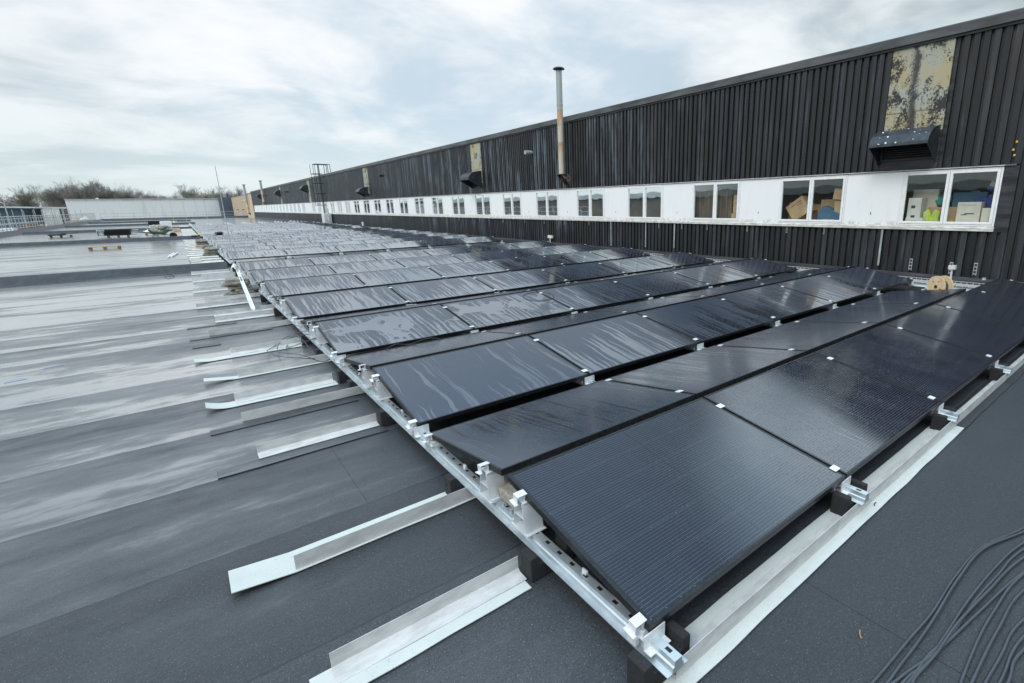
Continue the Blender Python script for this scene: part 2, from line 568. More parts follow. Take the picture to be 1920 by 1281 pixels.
def mat_glass(name):
    m = bpy.data.materials.new(name)
    m.use_nodes = True
    m.node_tree.nodes.clear()
    q = G(m.node_tree)
    t = q.n('ShaderNodeTexCoord')
    fr = q.n('ShaderNodeFresnel', {'IOR': 1.5})
    nb = q.bump(q.noise(t.outputs['Object'], 1.6, 2, .5), .03, .05)
    gl = q.n('ShaderNodeBsdfGlossy', {'Roughness': .02, 'Color': (.92, .96, .96, 1), 'Normal': nb})
    tr = q.n('ShaderNodeBsdfTransparent', {'Color': (.90, .93, .91, 1)})
    f = q.math('ADD', q.math('MULTIPLY', fr.outputs[0], 1.6), .06, clamp=True)
    ms = q.n('ShaderNodeMixShader', {0: f, 1: tr.outputs[0], 2: gl.outputs[0]})
    q.n('ShaderNodeOutputMaterial', {'Surface': ms})
    return m


def mat_flue(name):
    m, q, p, co = new_mat(name)
    x, y, z = q.sep(co)[:3]
    nz = q.noise(q.scale(co, 6, 6, .8), 1.0, 4, .6)
    low = q.step(z, 2.4, 2.2)
    fz = q.math('FRACT', q.math('DIVIDE', z, 1.18))
    rust = q.math('MULTIPLY', q.step(q.math('ADD', q.math('MULTIPLY', fz, .5), nz), .62, .95), q.step(z, 2.9, 2.4))
    base = q.mix(low, (.38, .42, .40), (.54, .49, .41))
    base = q.mix(q.math('MULTIPLY', rust, .8), base, (.46, .26, .12))
    q.put(p.inputs['Base Color'], base)
    p.inputs['Roughness'].default_value = .4
    q.put(p.inputs['Metallic'], q.fmix(low, .5, .05))
    return m


def mat_sheets(name, base, line, pitch, axis=0, moss=False):
    m, q, p, co = new_mat(name)
    o = q.sep(co)
    f = q.math('ABSOLUTE', q.math('SUBTRACT', q.math('FRACT', q.math('DIVIDE', o[axis], pitch)), .5))
    ln = q.step(f, .46, .5)
    st = q.noise(q.scale(co, .7, .7, .12), 1.0, 4, .6)
    b = q.mix(q.step(st, .5, .75), base, tuple(c * .84 for c in base))
    b = q.mix(q.math('MULTIPLY', ln, .5), b, line)
    if moss:
        mm = q.math('MULTIPLY', q.step(o[2], 4.0, 4.8), q.step(q.noise(q.scale(co, .8, .8, .25), 1.0, 4, .7), .5, .62))
        b = q.mix(q.math('MULTIPLY', mm, .5), b, (.25, .24, .14))
    q.put(p.inputs['Base Color'], b)
    p.inputs['Roughness'].default_value = .6
    return m


def mat_felt(name):
    m, q, p, co = new_mat(name)
    sp = q.step(q.noise(co, 130, 2, .6), .66, .72)
    nz = q.noise(co, 7, 4, .6)
    b = q.mix(nz, (.46, .49, .465), (.57, .60, .575))
    q.put(p.inputs['Base Color'], q.mix(q.math('MULTIPLY', sp, .7), b, (.16, .17, .16)))
    p.inputs['Roughness'].default_value = .8
    q.put(p.inputs['Normal'], q.bump(q.noise(co, 160, 2, .6), .3, .003))
    return m


M_ROOF = mat_roof('wet_bitumen_felt')
M_FELT_DARK = mat_roof('dark_mineral_felt', .55, .85)
M_KERB = simple('kerb_felt', (.030, .034, .039), .55, var=.25, vscale=5, bump=.3, bscale=180)
M_CLAD = mat_cladding('black_weathered_boards')
M_TRIM = simple('black_trim', (.035, .038, .042), .4, var=.3, vscale=3, stretch=(1, .5, 3))
M_COPING = simple('grey_coping', (.085, .088, .088), .42, var=.25, vscale=2, stretch=(1, .4, 2))
M_GLASS = mat_panel_glass('wet_solar_glass')
M_FRAME = simple('black_anodised', (.022, .024, .028), .38, .4, var=.2, vscale=30)
M_RAIL = mat_rail('galvanised_rail')
M_ALU = simple('mill_aluminium', (.72, .755, .77), .42, .3, var=.04, vscale=14)
M_CLAMP = simple('pale_clamp', (.72, .74, .75), .4, .2, var=.06, vscale=40)
M_RUBBER = simple('rubber_granulate', (.022, .023, .025), .85, var=.4, vscale=220, bump=.6, bscale=240)
M_PROFILE = simple('galvanised_profile', (.55, .55, .54), .58, .05, var=.08, vscale=5, stretch=(1.5, 4, 4))
M_FELT = mat_felt('pale_mineral_felt')
M_PAVER = simple('concrete_paver', (.34, .31, .26), .85, var=.18, vscale=25, bump=.4, bscale=150)
M_PAVER_RED = simple('red_paver', (.30, .17, .12), .85, var=.2, vscale=25, bump=.4, bscale=150)
M_SLAB = simple('grey_slab', (.40, .39, .34), .85, var=.18, vscale=12, bump=.3, bscale=120)
M_SLAB_DK = simple('stacked_slab', (.25, .235, .20), .85, var=.25, vscale=12, bump=.4, bscale=120)
M_CABLE = simple('grey_black_cable', (.052, .061, .074), .36, var=.06, vscale=12)
M_WHITE = mat_white_wall('white_panel')
M_PVC = simple('white_upvc', (.84, .85, .84), .3, var=.03, vscale=8)
M_SILL = simple('pale_sill', (.62, .61, .56), .5, var=.15, vscale=6, stretch=(1, 1, 4))
M_FLAKE = mat_flaking('flaking_paint')
M_PANE = mat_glass('window_glass')
M_HOOD = simple('dark_hood', (.040, .050, .062), .38, .2, var=.2, vscale=6)
M_LOUVRE = simple('louvre_grey', (.05, .048, .045), .5, var=.2, vscale=10)
M_FLUE = mat_flue('flue_metal')
M_RUST = simple('rusty_bracket', (.20, .16, .13), .7, .2, var=.5, vscale=9)
M_GALV = simple('galvanised_tube', (.52, .56, .57), .42, .4, var=.12, vscale=5)
M_STEEL = simple('dark_steel', (.05, .055, .06), .45, .4, var=.2, vscale=8)
M_WOOD = simple('pallet_wood', (.50, .36, .20), .8, var=.25, vscale=7, stretch=(1, 6, 6))
M_WOOD_OLD = simple('weathered_wood', (.30, .20, .13), .85, var=.3, vscale=7)
M_PLY = simple('pale_plywood', (.72, .54, .33), .7, var=.1, vscale=6, stretch=(1, 4, 1))
M_CARD = simple('cardboard', (.60, .41, .24), .8, var=.12, vscale=3)
M_CARD_PALE = simple('pale_carton', (.80, .75, .65), .75, var=.06, vscale=3)
M_CARD_WHITE = simple('white_carton', (.76, .76, .72), .7, var=.05, vscale=3)
M_BLUE = simple('blue_plastic', (.03, .06, .32), .4, var=.1, vscale=5)
M_BLUE_BOX = simple('steel_blue_box', (.08, .19, .33), .5, var=.1, vscale=5)
M_CYAN = simple('cyan_carton', (.03, .34, .58), .5, var=.08, vscale=5)
M_TEAL = simple('teal_plastic', (.10, .42, .38), .5, var=.1, vscale=5)
M_VEST = simple('hi_vis_fabric', (.62, .80, .08), .7, var=.12, vscale=12)
M_SILVER = simple('reflective_tape', (.70, .72, .70), .4, .3, var=.05, vscale=12)
M_INK = simple('print_ink', (.06, .055, .05), .7, var=.1)
M_ROOM = simple('dim_room_wall', (.42, .37, .30), .8, var=.15, vscale=1)
M_CURTAIN = simple('brown_curtain', (.20, .16, .125), .9, var=.2, vscale=5, stretch=(1, 4, .3))
M_TAN = mat_sheets('tan_render', (.50, .40, .28), (.33, .26, .18), 4.3, 1)
M_PALE = mat_sheets('pale_sheet_cladding', (.82, .83, .82), (.70, .71, .70), 2.0, 0, True)
M_NAVY = mat_sheets('blue_grey_sheet', (.085, .115, .155), (.05, .07, .10), 1.2, 0)
M_SHED = mat_sheets('shed_sheet', (.15, .22, .28), (.10, .15, .20), 3.0, 0)
M_SHEDROOF = simple('shed_roof', (.58, .60, .59), .6, var=.1, vscale=.3)
M_NEIGH = simple('neighbour_wall', (.20, .175, .15), .8, var=.12, vscale=.4)
M_GREEN = simple('green_barrow', (.012, .10, .045), .4, var=.2, vscale=6)
M_RUBBLE = simple('grey_rubble', (.36, .34, .29), .9, var=.4, vscale=14, bump=.6, bscale=30)
M_BAG = simple('white_sack', (.78, .80, .81), .6, var=.08, vscale=8)
M_TYRE = simple('black_tyre', (.02, .02, .02), .8, var=.2)
M_PIPE = simple('white_pipe', (.80, .82, .82), .35, var=.05)
M_JACKET = simple('dark_cloth', (.05, .035, .05), .9, var=.3, vscale=9)
M_YELLOW = simple('yellow_grip', (.75, .48, .05), .5, var=.1)
M_ORANGE = simple('orange_brown_slab', (.48, .27, .14), .85, var=.15, vscale=8)
M_BARK = simple('bare_bark', (.22, .21, .19), .9, var=.25, vscale=1.5)
M_TWIG = simple('bare_twigs', (.26, .24, .215), .9, var=.25, vscale=.5)
M_SCRUB = simple('scrub_twigs', (.22, .19, .175), .9, var=.25, vscale=.4)
M_IVY = simple('green_twigs', (.22, .22, .175), .9, var=.25, vscale=.4)
M_YARD = simple('yard_ground', (.13, .13, .115), .9, var=.3, vscale=.08)
M_AC = simple('off_white_steel', (.72, .73, .70), .45, var=.08, vscale=5)
M_PINK = simple('blue_chalk', (.10, .20, .60), .8, var=.1)

# ------------------------------------------------------------------ setting: ground, roof, kerbs
XW = 12.483                                                   # plane of the black wall
o = MB().box(-2500, 2500, -1500, 3500, -7.0, -6.0).build('ground', M_YARD)
struct(o)
o = MB().box(-10.9, XW + .10, -9, 134.2, -.45, 0.0).build('flat_roof', M_ROOF)
struct(o)


def kerb(y, x0, x1, h=.2):
    b = MB().prism([(y - .30, .0), (y - .06, h), (y + .16, h), (y + .36, .0)], 'x', x0, x1)
    b.v = [(vx, vy, vz if vz > 0 else -.02) for vx, vy, vz in b.v]
    return struct(b.build('roof_kerb', M_KERB, bevel=.02))


for i, (yy, hh) in enumerate(((20.05, .20), (42.4, .20), (64.6, .22), (86.6, .22), (108.6, .22))):
    kerb(yy, -10.35, 1.05 if i < 2 else 2.0, hh)
b = MB().prism([(-10.35, -.02), (-10.85, .34), (-11.15, .34), (-11.15, -.5), (-10.9, -.5), (-10.9, -.02)], 'y', -9, 134.6)
struct(b.build('roof_edge_upstand', M_KERB))
b = MB().prism([(133.4, -.02), (134.0, .40), (134.5, .40), (134.5, -.6), (134.2, -.6), (134.2, -.02)], 'x', -10.9, XW + .1)
struct(b.build('far_roof_upstand', M_KERB))

# loose dark felt strips left lying beside the profiles
random.seed(4)


def felt_sheet(name, x0, x1, y0, y1, z, mat, seed=0, curl=0.0, wob=.006, thick=.004, nx=40):
    """a strip of felt lying on the roof, edges a little uneven, the free end curling up"""
    b = MB()
    top, bot = [], []
    for i in range(nx + 1):
        t = i / nx
        xx = x0 + (x1 - x0) * t
        lift = curl * max(0, 1 - (xx - x0) / .22) ** 2
        wa = noise.noise((xx * 3.0, seed * 5.3, 0)) * wob
        wb = noise.noise((xx * 3.0, seed * 5.3, 9)) * wob
        ze = z + lift + abs(noise.noise((xx * 2.0, seed, 4))) * .004
        top.append(((xx, y0 + wa, ze + thick), (xx, y1 + wb, ze + thick)))
        bot.append(((xx, y0 + wa, ze), (xx, y1 + wb, ze)))
    k = 0
    for i in range(nx + 1):
        b.v += [top[i][0], top[i][1], bot[i][0], bot[i][1]]
    for i in range(nx):
        a = 4 * i
        c = a + 4
        b.f += [(a, c, c + 1, a + 1), (a + 2, a + 3, c + 3, c + 2), (a, a + 2, c + 2, c), (a + 1, c + 1, c + 3, a + 3)]
    b.f += [(0, 1, 3, 2), (4 * nx, 4 * nx + 2, 4 * nx + 3, 4 * nx + 1)]
    return b.build(name, mat)


# ------------------------------------------------------------------ solar array layout
X0, W, PW = 1.192, 1.742, 1.722
ZE, DZ, A, GAP, PP, Y0 = .214, .180, 1.110, .0907, 2.5064, 1.1156
TILT = math.atan2(DZ, A)
DEPTH = math.hypot(DZ, A)
ZRAIL = .095                                                   # underside of the rails
B2, S2, N2 = 20.75, 2.42, 8
B3, S3, N3 = 43.3, 2.42, 8


def panel_master():
    t = .035
    b = MB()
    fw = .014
    b.box(0, PW, 0, fw, -t, .002)
    b.box(0, PW, DEPTH - fw, DEPTH, -t, .002)
    b.box(0, fw, fw, DEPTH - fw, -t, .002)
    b.box(PW - fw, PW, fw, DEPTH - fw, -t, .002)
    b.box(fw, PW - fw, fw, DEPTH - fw, -.012, -.006)
    f = b.build('solar_module', M_FRAME, bevel=.0012)
    gl = MB().box(fw, PW - fw, fw, DEPTH - fw, -.005, .0005).build('glass_sheet', M_GLASS, f)
    gl['label'] = 'wet dark glass over cells'
    return f


proto = panel_master()
first_used = [False]
random.seed(11)


def panel(x, y, away, col, label, group):
    if first_used[0]:
        p = dup(proto)
    else:
        p = proto
        first_used[0] = True
    p.location = (x + PW, y, ZE) if away else (x, y, ZE)
    p.rotation_euler = (TILT, 0, math.pi) if away else (TILT, 0, 0)
    p.children[0].color = (*col, 1)
    tag(p, label, 'solar panel', group)
    return p


ENDS = ['at the open roof end', 'second from the open roof end', 'third from the open roof end', 'third from the black wall', 'second from the black wall', 'at the black wall']
TONE = ['droplet-speckled', 'clear wet', 'beaded', 'dark speckled', 'rain-spotted', 'wet']
for p_ in range(7):
    y = Y0 + p_ * PP if p_ < 4 else Y0 + 4 * PP + (p_ - 4) * 2.47
    for k in range(6):
        am = (0.0 if k == 0 else .05, .42, .54, .62, .66, .68, .7)[0 if p_ == 0 else p_]
        am = {0: (.0, .06, .04, .0, .0, .0)[k], 1: (.40, .50, .52, .50, .46, .40)[k], 2: .52, 3: .60}.get(p_, .66)
        dr = {0: (.35, .55, .9, 1.0, 1.0, 1.0)[k], 1: .45, 2: .4}.get(p_, .25)
        pu = 1.0 if (p_, k) in ((2, 0), (2, 1)) else 0.0
        if p_ == 0:
            lb = 'black solar panel %s, front row facing the camera, %s' % (ENDS[k], TONE[k])
        else:
            lb = 'rain-streaked solar panel %s, %s camera-facing row from the front' % (ENDS[k], ORD[p_])
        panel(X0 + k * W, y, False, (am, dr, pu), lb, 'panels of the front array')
    nk = 5 if p_ == 0 else 6
    for k in range(nk if p_ < 3 else 1):
        lb = 'solar panel sloping away %s, %s ridge from the front' % (ENDS[k] if not (p_ == 0 and k == 4) else 'next to the cable drum', ORD[p_])
        panel(X0 + k * W, y + 2 * A + GAP - .02, True, (.32 if p_ == 0 else .30, .6, 0), lb, 'panels of the front array')
for bi, (by, st, nn, nm) in enumerate(((B2, S2, N2, 'middle'), (B3, S3, N3, 'far'))):
    for p_ in range(nn):
        for k in range(6):
            lb = 'silvery wet solar panel %s, %s row of the %s array' % (ENDS[k], ORD[p_], nm)
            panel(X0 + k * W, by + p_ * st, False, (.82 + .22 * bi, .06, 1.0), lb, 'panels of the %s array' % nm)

# ---- rails with posts, brackets and clamps
PROF_RAIL = [(-.060, 0), (-.060, .004), (-.034, .006), (-.029, .026), (-.021, .031), (-.021, .055),
             (.021, .055), (.021, .031), (.029, .026), (.034, .006), (.060, .004), (.060, 0)]
ZT = ZRAIL + .055


def post_mesh(h):
    b = MB()
    b.box(-.062, .062, -.085, .085, .0, .005)
    for s in (-1, 1):
        b.prism([(s * .066, .005), (s * .060, .005), (s * .030, h - .004), (s * .036, h - .004)], 'x', -.056, .056)
    b.prism([(-.050, h * .46), (.050, h * .46), (.050, h * .46 + .004), (-.050, h * .46 + .004)], 'x', -.055, .055)
    b.box(-.050, .050, -.042, .042, h - .004, h)
    b.box(-.055, .055, .075, .088, .005, .022)
    return b


def clamp_mesh(mid):
    b = MB()
    if mid:
        b.box(-.030, .030, -.022, .022, .0025, .007)
        b.lathe([(.006, .007), (.006, .012)], 8)
    else:
        b.box(-.052, -.004, -.022, .022, .034, .038)
        b.box(-.052, -.048, -.022, .022, -.004, .034)
        b.box(-.006, -.002, -.022, .022, -.004, .034)
        b.box(-.070, -.048, -.030, .030, -.008, -.004)
        b.box(-.004, .010, -.022, .022, .034, .038)
        b.lathe([(.006, .038), (.006, .042)], 8, Matrix.Translation((-.026, 0, 0)))
    return b


def eave_mesh():
    b = MB()
    b.box(-.050, .050, -.055, .050, .0, .004)
    b.box(-.060, .060, -.060, -.055, -.030, .040)
    b.box(-.060, -.024, -.095, -.060, -.030, -.026)
    b.box(.024, .060, -.095, -.060, -.030, -.026)
    b.box(-.040, .040, -.03, .045, .004, .026)
    b.box(-.070, -.050, -.02, .03, -.032, .002)
    return b


MESH = {}


def part(key, builder, name, mat, parent, loc, rz=0.0, rx=0.0, bevel=0.0):
    if key not in MESH:
        MESH[key] = builder().build(name, mat, parent, bevel=bevel)
        o = MESH[key]
    else:
        o = MESH[key].copy()
        C.objects.link(o)
        o.parent = parent
    o.location = loc
    o.rotation_euler = (rx, 0, rz)
    return o


H_POST = .178
rail_places = ['edge rail along the open roof side', 'second rail in from the open roof side', 'third rail in from the open roof side',
               'middle rail', 'third rail out from the black wall', 'second rail out from the black wall', 'last rail beside the black wall']


def bare(p_):
    return False


def rail(bi, k, y0, y1, tents, step_list):
    x = X0 + k * W - .010
    if k == 0:
        x = X0 + .022
    if k == 6:
        x = X0 + 6 * W - .03
    nm = ('front', 'middle', 'far')[bi]
    r = MB().prism(PROF_RAIL, 'y', 0, y1 - y0).build('mounting_rail', M_RAIL)
    r.location = (x, y0, ZRAIL)
    tag(r, 'galvanised mounting rail, %s of the %s array' % (rail_places[k], nm), 'rail', 'rails under the panels')
    xe = X0 - x if k == 0 else 0.0
    full = k == 0
    for i, y in enumerate(step_list):
        have = i < tents
        detail = full or bi == 0 or i == 0 or not have
        if not detail:
            # mid clamps only, far rows
            continue
        yl = y - y0
        for away in (False, True):
            s = -1 if away else 1
            base = yl if not away else yl + 2 * A + GAP - .02
            rz = math.pi if away else 0
            zr = ZT - ZRAIL
            # eave bracket
            if full or not away or not have:
                part('eave', eave_mesh, 'eave_bracket', M_CLAMP, r, (0, base + s * .055, zr), rz)
            if full or not have:
                part('post', lambda: post_mesh(H_POST), 'support_post', M_ALU, r, (0, base + s * .945, zr), rz, bevel=.001)
            if k in (0, 6) and have:
                for t in (.055, .945):
                    cpart = 'end_clamp'
                    o = part('endc', lambda: clamp_mesh(False), 'end_clamp', M_CLAMP, r,
                             ((xe if k == 0 else -.012) + (-.001), base + s * t, ZE - ZRAIL + t / A * DZ - .034), 0, s * TILT)
                    if k == 6:
                        o.scale = (-1, 1, 1)
                        o.location.x = .034
            elif have and not (away and i > 2):
                if away and i == 0 and k == 5:
                    continue
                for t in (.075, .945):
                    part('midc', lambda: clamp_mesh(True), 'mid_clamp', M_CLAMP, r,
                         (0, base + s * t, ZE - ZRAIL + t / A * DZ), 0, s * TILT)
        if full and i < 4 and bi == 0:
            for q in (1.01, 1.11, 1.20):
                part('rung', lambda: MB().box(-.05, .10, -.012, .012, 0, .020).box(-.05, .10, -.030, -.027, .012, .024), 'tray_rung', M_RAIL, r, (.035, yl + q, .056))
            for q in (.46, 1.75):
                part('nut', lambda: MB().box(-.008, .008, -.014, .014, 0, .018).box(-.003, .003, -.018, .018, .010, .022), 'slide_nut', M_ALU, r, (.010, yl + q, .055))
    return r


YS1 = [Y0 + i * PP if i < 4 else Y0 + 4 * PP + (i - 4) * 2.47 for i in range(7)]
YS2 = [B2 + i * S2 for i in range(N2)]
YS3 = [B3 + i * S3 for i in range(N3 + 6)]
for k in range(7):
    rail(0, k, .985, 18.75, 7, YS1)
    rail(1, k, 20.45, 40.2, N2, YS2)
    rail(2, k, 43.0, 77.5, N3, YS3)

# ---- rubber blocks under the rails


def block_mesh():
    b = MB()
    b.prism([(-.135, 0), (.135, 0), (.135, .140), (.090, .145), (.084, .092), (-.084, .092), (-.090, .145), (-.135, .140)], 'y', -.05, .05)
    return b


blk = None


def block(x, y, label, grp='rubber blocks under the rails'):
    global blk
    if blk is None:
        blk = block_mesh().build('rubber_block', M_RUBBER, bevel=.006)
        o = blk
    else:
        o = blk.copy()
        C.objects.link(o)
    o.location = (x, y, 0.0)
    return tag(o, label, 'support block', grp)


BY = [1.085, 1.88, 2.84, 4.27, 5.27, 5.72, 6.80, 7.74, 9.36, 10.25, 11.10, 12.05, 12.95, 14.45, 15.35, 16.7, 17.6, 18.5]
for i, y in enumerate(BY):
    block(X0 + .022, y, 'black rubber block under the open edge rail, %s back from the front' % ORD[i])
for k in range(1, 7):
    block(X0 + k * W - .010, 1.085, 'black rubber block at the front end of the %s' % rail_places[k].split(' rail')[0].replace('last', 'wall-side') + ' rail')
for bi, (ys, nm) in enumerate((([20.6, 21.8, 23.0, 24.3, 25.4, 26.7, 27.8, 29.0, 31.5, 34, 36.5, 39], 'middle'), ([43.2, 46, 49, 52, 56, 60, 66, 72], 'far'))):
    for i, y in enumerate(ys):
        block(X0 + .022, y, 'black rubber block under the open edge of the %s array, %s back' % (nm, ORD[i]))
for k in range(1, 5):
    block(X0 + k * W - .01, 20.62, 'black rubber block under the front lip of the middle array, %s seam' % ORD[k - 1])

# ---- galvanised angle profiles and felt strips


def angle_profile(x0, x1, y, legdir, h=.088, w=.085):
    """vertical leg at y, horizontal leg towards legdir"""
    t = .003
    s = legdir
    pr = [(y, .012), (y + s * w, .012), (y + s * w, .012 + t), (y + s * (t + .018), .012 + t + .001), (y + s * t, .012 + t + .014), (y + s * t, .012 + h), (y, .012 + h)]
    if s < 0:
        pr = pr[::-1]
    return MB().prism(pr, 'x', x0, x1).build('angle_profile', M_PROFILE, bevel=.001)


PROFILES = [
    # x0, x1, y, leg, felt(x0, y0, y1) or None, felt curl
    (1.235, 11.4, 1.010, 1, (1.18, .950, 1.150), 0),
    (.17, 1.06, 1.955, -1, (.10, 1.80, 1.97), 0),
    (.18, 11.2, 2.715, 1, (-.10, 2.70, 2.90), .03),
    (.17, 1.06, 4.345, -1, None, 0),
    (.17, 11.2, 5.165, 1, None, 0),
    (.17, 1.06, 5.80, -1, (-.08, 5.64, 5.81), .05),
    (.18, 11.2, 6.68, 1, (-.06, 6.61, 6.74), .04),
    (.17, 1.06, 7.82, -1, (-.12, 7.64, 7.80), .03),
    (.17, 11.2, 9.24, 1, None, 0),
    (.17, 1.06, 10.36, -1, None, 0),
    (.17, 1.15, 10.98, -1, None, 0),
    (.17, 1.06, 12.10, -1, None, 0),
    (.17, 11.2, 12.78, 1, None, 0),
    (.15, 1.06, 14.55, -1, None, 0),
    (.15, 1.15, 15.40, 1, None, 0),
    (.13, 1.06, 16.72, -1, None, 0),
    (.15, 1.15, 17.60, 1, None, 0),
    (.15, 1.06, 18.65, -1, None, 0),
]
random.seed(3)
for i, (x0, x1, y, leg, felt, curl) in enumerate(PROFILES):
    o = angle_profile(x0, x1, y, leg)
    where = 'along the front of the panels' if i == 0 else 'left of the edge rail, %s from the front' % ORD[i]
    tag(o, 'pale galvanised angle profile %s' % where, 'metal profile', 'angle profiles laid on the roof')
    if i:
        o.rotation_euler = (0, 0, random.uniform(-.012, .012))
    if felt:
        fx1 = 4.75 if i == 0 else (x1 if x1 < 2 else x1 - .3)
        f = felt_sheet('felt_strip', felt[0], fx1, felt[1], felt[2], .006, M_FELT, i, curl, .008)
        tag(f, 'white mineral felt strip under the %s' % ('front angle profile' if i == 0 else '%s angle profile%s' % (ORD[i], ', its free end curling up' if curl else '')),
            'felt strip', 'pale felt strips')
DARKS = [(4.72, 11.3, .945, 1.155, 'continuing the front felt line towards the wall'), (-.08, 1.1, 5.02, 5.16, 'beside the fifth angle profile'), (-.08, 1.1, 4.12, 4.26, 'beside the fourth angle profile'),
         (-.14, .9, 9.10, 9.22, 'beside the ninth angle profile'), (-.12, .2, 8.55, 8.7, 'short, lying in a wet patch'), (-.15, .5, 10.05, 10.18, 'by the tenth angle profile')]
for i, (x0, x1, y0, y1, w) in enumerate(DARKS):
    f = felt_sheet('felt_offcut', x0, x1, y0, y1, .003, M_FELT_DARK, 20 + i, 0, .012, .006)
    tag(f, 'dark bitumen felt strip ' + w, 'felt strip', 'dark felt strips')

# strips left of the middle and far arrays
y = 21.5
i = 0
while y < 41.5:
    x0 = .17 + random.uniform(-.06, .06)
    o = MB().prism([(y - .30, .004), (y + .26, .004), (y + .26, .010), (y + .20, .03), (y - .29, .030), (y - .30, .018)], 'x', x0, 1.12).build('board_strip', M_SILL, bevel=.002)
    tag(o, 'pale flat board beside the middle array, %s from the first kerb' % ORD[i], 'board', 'pale boards beside the middle array')
    y += 1.25
    i += 1
y, i = 44.0, 0
while y < 76:
    o = MB().box(.25, 1.12, y, y + 1.6, .004, .03).build('board_strip', M_SILL)
    tag(o, 'pale flat board beside the far array, %s from the second kerb' % ORD[i], 'board', 'pale boards beside the far array')
    y += 2.6
    i += 1

# ---- ballast pavers
def slab(x, y, z, lx, ly, lz, rz, mat, label, grp=None, name='concrete_paver'):
    o = MB().box(-lx / 2, lx / 2, -ly / 2, ly / 2, 0, lz).build(name, mat, bevel=.004)
    o.location = (x, y, z)
    o.rotation_euler = (0, 0, rz)
    return tag(o, label, 'paver', grp)


for i in range(4):
    y = YS1[i] + A + GAP / 2
    slab(X0 + .22, y + .02, ZRAIL + .08, .40, .20, .06, 0.02, (M_PAVER, M_PAVER_RED, M_PAVER, M_PAVER)[i],
         ('beige concrete paver as ballast between the two front ridge posts', 'reddish paver as ballast under the second ridge',
          'beige paver as ballast under the third ridge', 'beige paver as ballast under the fourth ridge')[i], 'ballast pavers')
random.seed(8)
for j in range(7):
    slab(.86 + random.uniform(-.09, .09), 13.45 + random.uniform(-.05, .05), .012 + j * .052, .44, .52, .048, random.uniform(-.35, .35), M_SLAB_DK,
         'rough grey slab under the leaning white bar, %s from the ground' % ORD[j], 'slabs in the stack by the front array')
stacks = [(26.0, 5, .95, .16), (28.6, 3, 1.02, .2), (30.4, 3, .98, .22), (34.0, 4, .90, .2), (36.6, 3, .92, .22)]
for s_, (y, n, x, dxx) in enumerate(stacks):
    for j in range(n):
        slab(x + random.uniform(-.06, .06), y + random.uniform(-.06, .06), .034 + j * .055, .46, .55, .05, random.uniform(-.2, .2), M_SLAB_DK,
             'dark grey slab, %s up in the %s stack by the middle array' % (ORD[j], ORD[s_]), 'slabs stacked beside the middle array')
slab(.80, 31.7, .034, .50, .5, .09, .05, M_ORANGE, 'orange-brown block between the grey slab stacks', None, 'orange_block')
slab(.32, 23.6, .034, .34, 2.0, .02, .02, M_SLAB, 'beige board lying flat on the pale strips by the first kerb', None, 'flat_board')

# white bar leaning over the slab stack
o = MB().prism([(-.03, 0), (.03, 0), (.03, .05), (.02, .05), (.015, .012), (-.015, .012), (-.02, .05), (-.03, .05)], 'y', 0, 3.9).build('white_channel_bar', M_PIPE)
o.location = (.80, 10.45, .10)
o.rotation_euler = (R(4.6), 0, R(-2.0))
tag(o, 'white channel bar leaning across the stack of paving slabs', 'metal bar')


def spline(pts, n=8, z=0.0):
    """Catmull-Rom through the points"""
    P = [Vector(p if len(p) == 3 else (p[0], p[1], z)) for p in pts]
    P = [P[0] * 2 - P[1]] + P + [P[-1] * 2 - P[-2]]
    out = []
    for i in range(1, len(P) - 2):
        a, b, c, d_ = P[i - 1], P[i], P[i + 1], P[i + 2]
        for j in range(n):
            t = j / n
            out.append(.5 * ((2 * b) + (c - a) * t + (2 * a - 5 * b + 4 * c - d_) * t * t + (3 * b - a - 3 * c + d_) * t ** 3))
    out.append(P[-2])
    return out


def cable(name, pts, r, label, mat=None, z=.006, grp=None):
    o = MB().tube(spline(pts, 10, z), r, 7).build(name, mat or M_CABLE, smooth=True)
    return tag(o, label, 'cable', grp)


# ---- loose cables at the front right
CB = [
    [(4.2, .16), (3.48, .34), (3.09, .45), (2.73, .47), (2.39, .47), (2.16, .48), (1.83, .50), (1.4, .53)],
    [(4.2, .13), (3.46, .325), (3.08, .435), (2.71, .455), (2.37, .452), (2.14, .455), (1.90, .46), (1.5, .46)],
    [(4.1, .11), (3.32, .31), (2.96, .36), (2.60, .385), (2.32, .392), (2.06, .40), (1.93, .425), (1.5, .45)],
    [(4.1, .08), (3.26, .295), (2.90, .34), (2.62, .36), (2.33, .375), (2.12, .405), (1.95, .41), (1.5, .44)],
    [(4.0, .07), (3.18, .28), (2.74, .335), (2.40, .372), (2.16, .38), (1.99, .40), (1.90, .40), (1.5, .40)],
    [(4.0, .06), (3.02, .262), (2.58, .325), (2.18, .385), (1.9, .445), (1.5, .50)],
    [(3.9, .04), (3.06, .25), (2.60, .292), (2.20, .282), (1.7, .245)],
    [(3.8, .02), (2.92, .222), (2.50, .252), (2.12, .25), (1.7, .24)],
    [(3.5, .0), (2.68, .188), (2.34, .206), (1.8, .21)],
    [(3.4, -.02), (2.58, .166), (2.22, .180), (1.8, .18)],
    [(3.3, -.04), (2.48, .148), (2.22, .158), (1.8, .15)],
]
